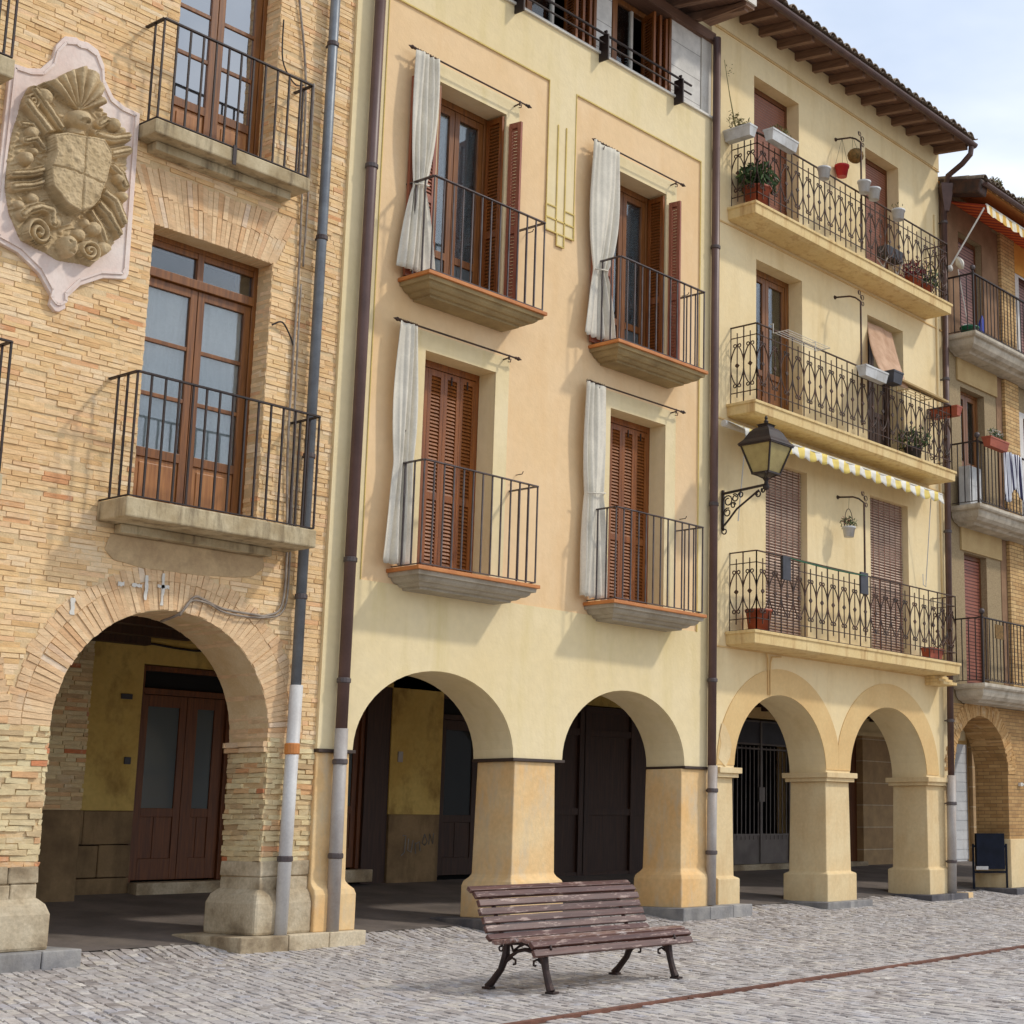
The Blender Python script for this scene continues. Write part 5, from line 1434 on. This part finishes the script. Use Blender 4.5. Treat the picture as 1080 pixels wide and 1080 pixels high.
rf_ = MB(); prof = [(.283, .565), (.27, .588), (.225, .635), (.19, .70), (.165, .75), (.12, .80), (.08, .82), (.08, .85), (.10, .855), (.04, .88)]
vs = []; fs = []
for h_, z in prof: vs += [(c.x-h_, c.y-h_, c.z+z), (c.x+h_, c.y-h_, c.z+z), (c.x+h_, c.y+h_, c.z+z), (c.x-h_, c.y+h_, c.z+z)]
for k2 in range(len(prof)-1):
    for j in range(4): j2 = (j+1) % 4; fs.append((k2*4+j, k2*4+j2, (k2+1)*4+j2, (k2+1)*4+j))
fs += [(3,2,1,0), tuple(len(vs)-4+k for k in range(4))]; rf_.add(vs, fs)
for sx in (-1, 1):
    for sy in (-1, 1): rf_.sphere(c+Vector((sx*.075, sy*.075, .85)), .016, 6)
rf_.lathe(c+Vector((0, 0, .875)), [(.02, 0), (.035, .03), (.015, .06), (.025, .08), (.003, .12)], 8)
rf_.build('lantern_roof', MT['iron'], LT)

# ================================================================== BENCH
BN = thing('park_bench', 'slatted bench with worn purple-brown paint and black cast iron legs on the cobbles', 'bench', (10.3, 9.3, 0))
bx0, bx1 = 9.25, 11.22
prof = [  # (y, z, tilt angle of the slat normal) from the front lip to the top curl
 (8.925, .315, 200), (8.955, .375, 235), (9.03, .408, 262), (9.11, .412, 272), (9.19, .402, 276), (9.27, .392, 277), (9.35, .385, 285),
 (9.425, .415, 325), (9.465, .480, 340), (9.497, .547, 343), (9.525, .613, 344), (9.555, .680, 345), (9.592, .742, 330), (9.655, .785, 300)]
for i, (y, z, a_) in enumerate(prof):
    ar = math.radians(a_); nrm = Vector((0, math.cos(ar), math.sin(ar)))*-1
    # slat direction in the YZ plane: tangent to the profile
    y0, z0 = prof[max(i-1, 0)][:2]; y1, z1 = prof[min(i+1, len(prof)-1)][:2]
    t = Vector((0, y1-y0, z1-z0)).normalized(); nn = Vector((1, 0, 0)).cross(t)
    m = MB(); m.obox(((bx0+bx1)/2+random.uniform(-.008, .008), y, z), ((bx1-bx0)/2, 0, 0), t*.0285, nn*.017)
    m.build('slat', MT['slatseat'] if 1 < i < 7 else MT['slat'], BN, bevel=.005)
for xc in (9.44, 10.98):
    m = MB(); off = -.016
    pts = [(xc, y, z) for y, z, _ in prof]
    under = []
    for i, (y, z, _) in enumerate(prof):
        y0, z0 = prof[max(i-1, 0)][:2]; y1, z1 = prof[min(i+1, len(prof)-1)][:2]
        t = Vector((0, y1-y0, z1-z0)).normalized(); nn = Vector((1, 0, 0)).cross(t)
        sg = -1 if nn.z > 0 else 1
        q = Vector((xc, y, z))-nn*(.024 if nn.y < .0 or nn.z > 0 else -.024); under.append(q)
    for i in range(len(under)-1): m.bar(under[i], under[i+1], .034, .018)
    def leg(P, R): m.tube([(xc, y, z) for y, z in P], R, 8)
    leg([(9.00, .37), (8.99, .28), (8.965, .17), (8.93, .07), (8.905, .018)], [.026, .034, .028, .030, .036])
    leg([(9.40, .37), (9.41, .27), (9.46, .16), (9.545, .07), (9.60, .018)], [.026, .034, .028, .030, .036])
    leg([(8.975, .20), (9.03, .27), (9.12, .315), (9.20, .325), (9.28, .31), (9.37, .26), (9.43, .20)], .016)
    leg([(8.97, .16), (9.00, .22), (9.06, .255), (9.10, .24), (9.10, .21), (9.075, .205)], .010); leg([(9.45, .16), (9.41, .22), (9.34, .255), (9.30, .24), (9.30, .21), (9.325, .205)], .010)
    leg([(8.99, .30), (8.94, .31), (8.915, .345), (8.93, .37)], .012)
    leg([(9.03, .385), (9.06, .31), (9.14, .35), (9.22, .375)], .011); leg([(9.36, .37), (9.33, .31), (9.26, .35), (9.20, .37)], .011)
    for sgn, yy in ((-1, 8.95), (1, 9.47)):
        leg([(yy+sgn*p[0], .355+p[1]) for p in scrollpts((0, -.03), .03, PI/2, 1.1, 10)], .008)
    for yy in (8.90, 9.60): m.box(xc-.034, xc+.034, yy-.05, yy+.04, 0.004, .022)
    m.build('leg_frame', MT['castiron'], BN, smooth=False, bevel=.003)
m = MB(); m.bar((9.44, 9.22, .33), (10.98, 9.22, .33), .012); m.build('tie_rod', MT['castiron'], BN)

# ================================================================== BIN
BI = thing('litter_bin', 'dark navy litter bin on a metal frame under the ochre brick arch', 'bin', (25.05, 13.45, .18))
g0 = gz(13.4); bc = Vector((25.2, 13.4, g0)); bu_ = Vector((.585, -.811, 0)); bn_ = Vector((.811, .585, 0))
def bb3(mb, a0, a1, d0, d1, z0, z1):
    mb.obox(bc+bu_*(a0+a1)/2+bn_*(d0+d1)/2+Vector((0, 0, (z0+z1)/2)), bu_*(a1-a0)/2, bn_*(d1-d0)/2, (0, 0, (z1-z0)/2))
m = MB()
for a in (-.29, .29):
    bb3(m, a-.018, a+.018, -.018, .018, 0, .80); bb3(m, a-.03, a+.03, -.13, .13, 0, .015)
bb3(m, -.272, .272, -.015, .015, .30, .335); m.build('stand', MT['bin'], BI, bevel=.003)
m = MB(); bb3(m, -.245, .245, -.13, -.118, .37, .98); bb3(m, -.245, .245, .118, .13, .37, .98); bb3(m, -.245, -.233, -.118, .118, .37, .98); bb3(m, .233, .245, -.118, .118, .37, .98); bb3(m, -.233, .233, -.118, .118, .37, .385)
m.build('bucket', MT['bin'], BI, bevel=.004)
m = MB(); bb3(m, -.27, -.245, -.02, .02, .74, .78); bb3(m, .245, .27, -.02, .02, .74, .78); m.build('pivot', MT['bin'], BI)
m = MB(); bb3(m, -.26, -.05, -.15, -.14, .36, .42); m.build('sticker', MT['pvc'], BI)

# ================================================================== POTS, HOOKS, LAUNDRY
HG = 'wrought iron plant hooks on the straw house balconies'
for (zs, ztop, xb, lab) in ((11.14, 12.05, 20.12, 'iron plant hook on the top balcony carrying a red pot and coir basket'),
                        (8.26, 9.36, 20.06, 'bare iron plant hook with scroll on the middle balcony, left of the draped blind'),
                        (5.00, 6.14, 20.09, 'iron plant hook on the lowest ornate balcony, carrying a small flower pot')):
    m = MB()
    m.bar((xb, 12.68, zs-.9), (xb, 12.68, ztop), .022)
    m.tube([(xb, 12.68, ztop), (xb-.03, 12.76, ztop+.07), (xb-.06, 12.84, ztop+.10), (xb-.10, YF, ztop+.12)], .014, 6)
    for cz, cx_, r_ in ((ztop+.08, xb+.05, .055), (ztop-.02, xb+.06, .045), (ztop+.14, xb-.03, .045)):
        m.tube([(cx_+p[0], 12.68, cz+p[1]) for p in scrollpts((0, 0), r_, 2.5, 1.3, 12)], .007, 5)
    m.lathe((xb-.10, YF, ztop+.12), [(.035, 0), (.02, .03)], 6, ax=(0, -1, 0))
    tag(m.build('plant_hook', MT['ironrust'], off=(xb, 12.68, zs-.9)), lab, 'plant hook', HG)
def pot(name, c, rt, rb, h, mat, label, cat='flower pot', group=None, plant=None, pm=None, pn=60, pr=None, psz=.03, strings=None, up=.6):
    t = thing(name, label, cat, c, group)
    m = MB(); x, y, z = c
    m.lathe(c, [(rb, 0), (rt*.96, h-.03), (rt+.006, h-.03), (rt+.008, h), (rt-.008, h), (rt-.012, h-.02), (rb*.9, .012)], 18)
    o = m.build('pot', mat, t)
    for p_ in o.data.polygons: p_.use_smooth = len(p_.vertices) == 4
    if plant:
        m = MB(); leaves(m, (x, y, z+h+(pr or rt)*.45), (pr or rt, pr or rt, (pr or rt)*.8), pn, psz, up);         m.build('plant', plant, t)
        if pm:
            m = MB(); leaves(m, (x, y, z+h+(pr or rt)*.7), ((pr or rt)*.9, (pr or rt)*.9, (pr or rt)*.6), pn//4, psz*.8, 0); m.build('flowers', pm, t)
    if strings:
        m = MB()
        for k in range(3):
            a_ = k*2*PI/3+.5; m.tube([(x+rt*math.cos(a_), y+rt*math.sin(a_), z+h), strings], .003, 4)
        m.build('strings', MT['cabledark'], t)
    return t
RG = 'pots hanging along the top balcony railing'
pot('hanging_pot', (20.02, 12.98, 11.50), .115, .08, .19, MT['redpot'], 'bright red flower pot hung on strings from the top iron hook', strings=(20.03, 12.98, 12.17))
pot('bucket_pot', (18.81, 12.52, 10.93), .10, .08, .18, MT['whitepot'], 'pale bucket pot outside the top railing, furthest left of the round white pots', group=RG)
pot('bucket_pot', (19.95, 12.52, 11.09), .105, .08, .19, MT['whitepot'], 'white bucket pot just right of the red pot on the top railing', group=RG)
pot('bucket_pot', (20.24, 12.52, 11.07), .105, .08, .19, MT['whitepot'], 'tilted-looking white pot touching its neighbour below the iron hook of the top railing', group=RG)
pot('bucket_pot', (21.0, 12.53, 10.98), .11, .085, .17, MT['whitepot'], 'single white pot with a dry trailing stem near the right end of the top railing', group=RG, plant=MT['leafdry'], pn=14, psz=.03)
t = thing('coir_basket', 'round brown coir hanging basket beside the red pot under the top iron hook', 'hanging basket', (20.15, 12.80, 11.75))
m = MB(); m.sphere((20.15, 12.80, 11.86), .135, 14, .9); m.build('basket', MT['coir'], t, smooth=True)
m = MB(); leaves(m, (20.15, 12.80, 11.93), (.1, .1, .06), 50, .025); m.build('plant', MT['leafdry'], t)
m = MB(); m.tube([(20.05, 12.8, 11.93), (20.07, 12.80, 12.16)], .003, 4); m.tube([(20.25, 12.8, 11.93), (20.07, 12.80, 12.16)], .003, 4); m.build('strings', MT['cabledark'], t)
t = pot('hanging_pot', (19.93, 12.86, 5.60), .10, .075, .16, MT['whitepot'], 'small pale pot of flowers with a hoop handle hung from the lowest iron hook', plant=MT['leaf'], pm=MT['pinkflower'], pn=140, pr=.14, psz=.028)
m = MB(); m.tube([(19.93-.12*math.cos(k*PI/10), 12.86, 5.76+.28*math.sin(k*PI/10)) for k in range(11)], .006, 5); m.tube([(19.93, 12.86, 6.04), (19.95, 12.86, 6.23)], .003, 4); m.build('hoop', MT['ironrust'], t)

def planter(name, c, L, axis, mat, label, plant=None, pm=None, n=80, ph=.12, group=None, w=.19, h=.17):
    t = thing(name, label, 'planter', c, group); x, y, z = c
    u = Vector((1, 0, 0)) if axis == 'X' else Vector((0, 1, 0)); v = Vector((0, 1, 0)) if axis == 'X' else Vector((1, 0, 0)); C_ = Vector(c)
    m = MB(); vs = []
    for zz, l_, w_ in ((0, L/2-.03, w/2-.035), (h-.03, L/2-.005, w/2-.008), (h-.03, L/2, w/2), (h, L/2, w/2), (h, L/2-.015, w/2-.015), (h-.04, L/2-.02, w/2-.02)):
        for a_, b_ in ((-1, -1), (1, -1), (1, 1), (-1, 1)): vs.append(C_+u*a_*l_+v*b_*w_+Vector((0, 0, zz)))
    fs = [(3,2,1,0), (20,21,22,23)]
    for k in range(5):
        for j in range(4): j2 = (j+1) % 4; fs.append((k*4+j, k*4+j2, k*4+4+j2, k*4+4+j))
    m.add(vs, fs); m.build('box', mat, t, bevel=.006)
    if plant:
        m = MB(); leaves(m, C_+Vector((0, 0, h+ph*.3)), (L*.42 if axis == 'X' else w*.4, w*.4 if axis == 'X' else L*.42, ph), n, .03, 1); m.build('plant', plant, t)
    if pm:
        m = MB(); leaves(m, C_+Vector((0, 0, h+ph*.7)), (L*.4 if axis == 'X' else w*.4, w*.4 if axis == 'X' else L*.4, ph*.5), n//2, .026, 0); m.build('flowers', pm, t)
    return t
planter('window_box', (17.13, 12.86, 11.04), .50, 'Y', MT['whitepot'], 'dirty white window box with a tall dry stem at the left railing corner', plant=MT['leafdry'], n=160)
planter('window_box', (17.68, 12.52, 11.04), .66, 'X', MT['whitepot'], 'white window box with brown tufts in front of the brown shutter, top railing', plant=MT['leafdry'], n=220)
planter('window_box', (20.10, 12.50, 8.06), .66, 'X', MT['whitepot'], 'empty white window box on the middle ornate railing')
planter('window_box', (20.68, 12.49, 8.12), .30, 'X', MT['darkpot'], 'small black planter right of the white box on the middle railing', w=.24, h=.20)
planter('window_box', (22.92, 12.80, 8.10), .55, 'Y', MT['terracotta'], 'empty terracotta planter on the right end of the middle ornate railing')
planter('window_box', (24.05, 12.46, 7.72), .70, 'X', MT['terracotta'], 'terracotta planter of white and yellow flowers on the railing of the speckled house', plant=MT['leaf'], pm=MT['whiteflower'], n=220, ph=.16)
m = MB(); m.tube([(17.05, 12.88, 11.2), (17.0, 12.95, 11.7), (16.93, 13.0, 12.25)], [.012, .008, .004], 5)
leaves(m, (17.05, 12.92, 11.35), (.14, .1, .12), 60, .03); leaves(m, (17.0, 12.95, 12.1), (.08, .04, .12), 14, .02)
tag(m.build('climbing_stem', MT['leafdry'], off=(17.05, 12.88, 11.2)), 'tall thin dry climbing stem rising from the left white window box', 'plant')
pot('floor_pot', (17.50, 12.82, 10.06), .21, .15, .34, MT['terracotta'], 'large terracotta pot with a bushy green plant in the left corner of the top balcony', plant=MT['leaf'], pn=520, pr=.32, psz=.07, up=1)
pot('floor_pot', (17.55, 12.82, 3.90), .19, .14, .32, MT['terracotta'], 'empty terracotta pot in the left corner of the lowest ornate balcony')
pot('floor_pot', (21.95, 12.85, 10.06), .17, .12, .26, MT['terracotta'], 'terracotta pot with red pink foliage near the right end of the top balcony', plant=MT['pinkflower'], pn=320, pr=.26, psz=.045)
pot('floor_pot', (22.35, 12.85, 10.06), .15, .11, .24, MT['terracotta'], 'smaller terracotta pot with sparse dark leaves at the right end of the top balcony', plant=MT['leaf'], pn=260, pr=.27, psz=.05)
pot('floor_pot', (21.9, 12.86, 7.12), .15, .11, .26, MT['darkpot'], 'dark pot with a straggly plant at the right of the middle ornate balcony', plant=MT['leaf'], pn=260, pr=.3, psz=.055, up=1)
planter('trough', (22.22, 12.76, 3.90), .42, 'X', MT['terracotta'], 'low dark red trough on the floor at the right end of the lowest ornate balcony', w=.2, h=.2)
# folded bundle / crate on the top balcony
CR = thing('folding_crate', 'folded dark blue and white laundry crate standing on the right part of the top balcony', 'crate', (21.3, 12.85, 10.06))
m = MB(); m.box(21.0, 21.5, 12.74, 12.96, 10.42, 10.62); m.build('crate_body', MT['darkpot'], CR, bevel=.02)
m = MB()
for x in (21.03, 21.47): m.bar((x, 12.74, 10.06), (x, 12.96, 10.43), .018); m.bar((x, 12.96, 10.06), (x, 12.74, 10.43), .018)
m.build('crate_legs', MT['pvc'], CR)
# small laundry rack on the middle rail
LR_ = thing('rail_airer', 'small white wire airer hooked over the middle ornate railing near the wooden door', 'airer', (18.0, 12.5, 8.2))
m = MB()
for y in (12.36, 12.42, 12.48, 12.54, 12.60): m.tube([(17.62, y, 8.20), (18.70, y, 8.20)], .005, 4)
for x in (17.62, 18.70): m.tube([(x, 12.36, 8.20), (x, 12.62, 8.20), (x, 12.62, 8.34), (x, 12.68, 8.34)], .007, 5)
m.build('wire_frame', MT['whitepaint'], LR_)
LR2 = thing('rail_airer', 'pale wooden bracket airer below the draped blind on the middle ornate railing', 'airer', (21.2, 12.5, 8.1))
m = MB()
for y in (12.38, 12.46, 12.54): m.bar((20.95, y, 8.10), (21.75, y, 8.10), .012)
for x in (20.98, 21.72): m.bar((x, 12.36, 8.10), (x, 12.60, 8.10), .014); m.bar((x, 12.60, 8.10), (x, 12.60, 8.28), .014)
m.build('wooden_frame', MT['lintel'], LR2)
# washing line on the lowest ornate balcony
WL_ = thing('washing_line', 'green washing line stretched between two dark plates on the lowest ornate railing', 'washing line', (18.6, 12.6, 4.9))
m = MB(); m.box(17.80, 17.99, 12.58, 12.61, 4.66, 5.0); m.box(19.82, 20.03, 12.58, 12.61, 4.70, 5.03); m.build('end_plate', MT['darkpot'], WL_, bevel=.004)
m = MB()
for y in (12.56, 12.59): m.tube([(17.95+.4*k, y, 4.98-.02*math.sin(k*PI/5)) for k in range(6)], .006, 4)
m.build('line', MT['greenpot'], WL_)
# draped blind over the middle railing
m = MB(); nu, nv = 14, 26; vs = []; fs = []
for j in range(nv+1):
    t = j/nv
    for i in range(nu+1):
        u = i/nu; xa = 20.97+.76*u; xb_ = 20.52+.82*u
        if t < .85:
            q = t/.85; y = YF+.03-(.50)*q+.02*math.sin(PI*q); z = 9.36-(9.36-8.33)*q-.05*math.sin(PI*q); x = xa+(xb_-xa)*q
        else:
            q = (t-.85)/.15; x = xb_; y = 12.63-.05*math.sin(q*PI/2); z = 8.33-.14*q
        vs.append((x, y+.012*math.sin(u*9+t*5), z))
for j in range(nv):
    for i in range(nu): k = j*(nu+1)+i; fs.append((k, k+1, k+nu+2, k+nu+1))
m.add(vs, fs); o = m.build('draped_blind', MT['rattan'], off=(21.5, YF, 9.4), smooth=True); so = o.modifiers.new('cloth', 'SOLIDIFY'); so.thickness = .012
tag(o, 'faded pink-brown roll blind let out over the middle ornate railing', 'blind')
m = MB(); m.obox((21.72, 12.62, 8.29), (.80, 0, -.02), (0, .11, .03), (0, -.004, .016))
tag(m.build('wooden_board', MT['lintel'], off=(21.72, 12.62, 8.27), bevel=.004), 'long brown board lying on the middle ornate railing right of the draped blind', 'board')
# things on the speckled house balconies
pot('bucket', (23.95, 12.86, 9.76), .17, .13, .22, MT['greenpot'], 'green bucket with white rim on the top balcony of the speckled house', cat='bucket')
m = MB(); m.tube([(23.95, 12.86, 9.85), (23.80, 12.98, 11.05)], .010, 6); leaves(m, (23.95, 12.86, 9.99), (.12, .12, .05), 60, .05)
tag(m.build('mop', MT['whitepaint'], off=(23.95, 12.86, 9.85)), 'white mop standing in the green bucket', 'mop')
m = MB(); m.prism([(24.30, 9.80), (24.52, 9.80), (24.50, 10.2), (24.43, 10.34), (24.33, 10.15)], [], front(12.84), 0, .05)
tag(m.build('blue_bag', MT['blue'], off=(24.4, 12.85, 9.8), bevel=.015), 'crumpled bright blue plastic bag beside the green bucket', 'bag')
m = MB(); nu, nv = 30, 12; vs = []; fs = []
for j in range(nv+1):
    for i in range(nu+1):
        u = i/nu; t = j/nv; vs.append((24.42+.72*u+.02*math.sin(9*u), 12.54-.02-.025*math.sin(u*19+t*2)-.012*math.sin(u*41), 4.74+3.075-.02-t*(.78+.14*math.sin(u*7))))
for j in range(nv):
    for i in range(nu): k = j*(nu+1)+i; fs.append((k, k+1, k+nu+2, k+nu+1))
m.add(vs, fs); o = m.build('striped_cloth', MT['navystripe'], off=(24.8, 12.54, 7.8), smooth=True); so = o.modifiers.new('cloth', 'SOLIDIFY'); so.thickness = .004
tag(o, 'navy and white striped cloth drying over the railing right of the flower planter', 'laundry')
for k, (x, y, z, nm, lab) in enumerate(()): pass
m = MB(); m.box(23.72, 24.12, 12.80, 13.02, 6.69, 7.42); m.box(23.74, 24.10, 12.795, 12.80, 7.08, 7.09); 
tag(m.build('storage_cabinet', MT['whitepot'], off=(23.92, 12.9, 6.69), bevel=.01), 'pale grey storage cabinet on the middle balcony of the speckled house', 'cabinet')
m = MB(); m.box(24.02, 24.30, 12.545, 12.56, 4.42, 4.66)
tag(m.build('rail_mat', MT['coir'], off=(24.16, 12.55, 4.42)), 'small brown mat tied to the lowest railing of the speckled house', 'mat')
m = MB(); m.lathe((23.26, 12.72, 10.92), [(.02, 0), (.11, .05), (.12, .09), (.04, .14)], 12, ax=(.5, -.6, .4))
tag(m.build('floodlight', MT['whitepaint'], off=(23.26, 12.72, 10.92)), 'white round floodlight between the top ornate balcony and the orange awning', 'floodlight')

# ================================================================== LIGHT, SKY, CAMERA
w = bpy.data.worlds.new('World'); scn.world = w; w.use_nodes = True
nt = w.node_tree; bg = nt.nodes['Background']
sky = N(nt, 'ShaderNodeTexSky'); sky.sky_type = 'NISHITA'; sky.sun_disc = False
SUN = Vector((.54, -.56, .745)).normalized()
el = math.asin(SUN.z); az = math.atan2(SUN.x, SUN.y)
sky.sun_elevation = el; sky.sun_rotation = az; sky.dust_density = 2.0; sky.altitude = 300
tc = N(nt, 'ShaderNodeTexCoord').outputs['Generated']
sp = N(nt, 'ShaderNodeSeparateXYZ'); nt.links.new(tc, sp.inputs[0])
mx = N(nt, 'ShaderNodeMath', operation='MAXIMUM'); mx.inputs[1].default_value = .12; nt.links.new(sp.outputs[2], mx.inputs[0])
dv_ = N(nt, 'ShaderNodeVectorMath', operation='DIVIDE'); cb = N(nt, 'ShaderNodeCombineXYZ')
for i in range(3): nt.links.new(mx.outputs[0], cb.inputs[i])
nt.links.new(tc, dv_.inputs[0]); nt.links.new(cb.outputs[0], dv_.inputs[1])
cl = noise(nt, dv_.outputs[0], .9, 6, .55)
fac = ramp(nt, cl, [(.34, .75), (.56, 1.0)])
cl2 = ramp(nt, noise(nt, dv_.outputs[0], 1.6, 5, .5), [(.34, (3.5, 4.0, 4.8, 1)), (.62, (5.0, 5.3, 5.8, 1))])
col = mixc(nt, fac, sky.outputs[0], cl2)
nt.links.new(col, bg.inputs[0]); bg.inputs[1].default_value = .15
sun = bpy.data.lights.new('sun', 'SUN'); sun.energy = 1.3; sun.angle = math.radians(3.5); sun.color = (1, .93, .82)
so = bpy.data.objects.new('sun', sun); COL.objects.link(so)
so.rotation_euler = (-SUN).to_track_quat('-Z', 'Y').to_euler(); so.location = (10, -10, 30)

cam = bpy.data.cameras.new('camera'); co = bpy.data.objects.new('camera', cam); COL.objects.link(co)
cam.sensor_width = 36; cam.sensor_fit = 'HORIZONTAL'; cam.lens = 1667/1080*36; cam.shift_x = -.25
cam.clip_end = 2000; cam.clip_start = .1
yaw, pitch = .625, .1955
F = Vector((math.cos(yaw)*math.cos(pitch), math.sin(yaw)*math.cos(pitch), math.sin(pitch)))
co.location = (0, 0, 1.30); co.rotation_euler = F.to_track_quat('-Z', 'Y').to_euler()
scn.camera = co
scn.view_settings.view_transform = 'Standard'; scn.view_settings.look = 'None'
scn.view_settings.exposure = .50; scn.view_settings.gamma = 1.0
scn.render.resolution_x = 1024; scn.render.resolution_y = 1024
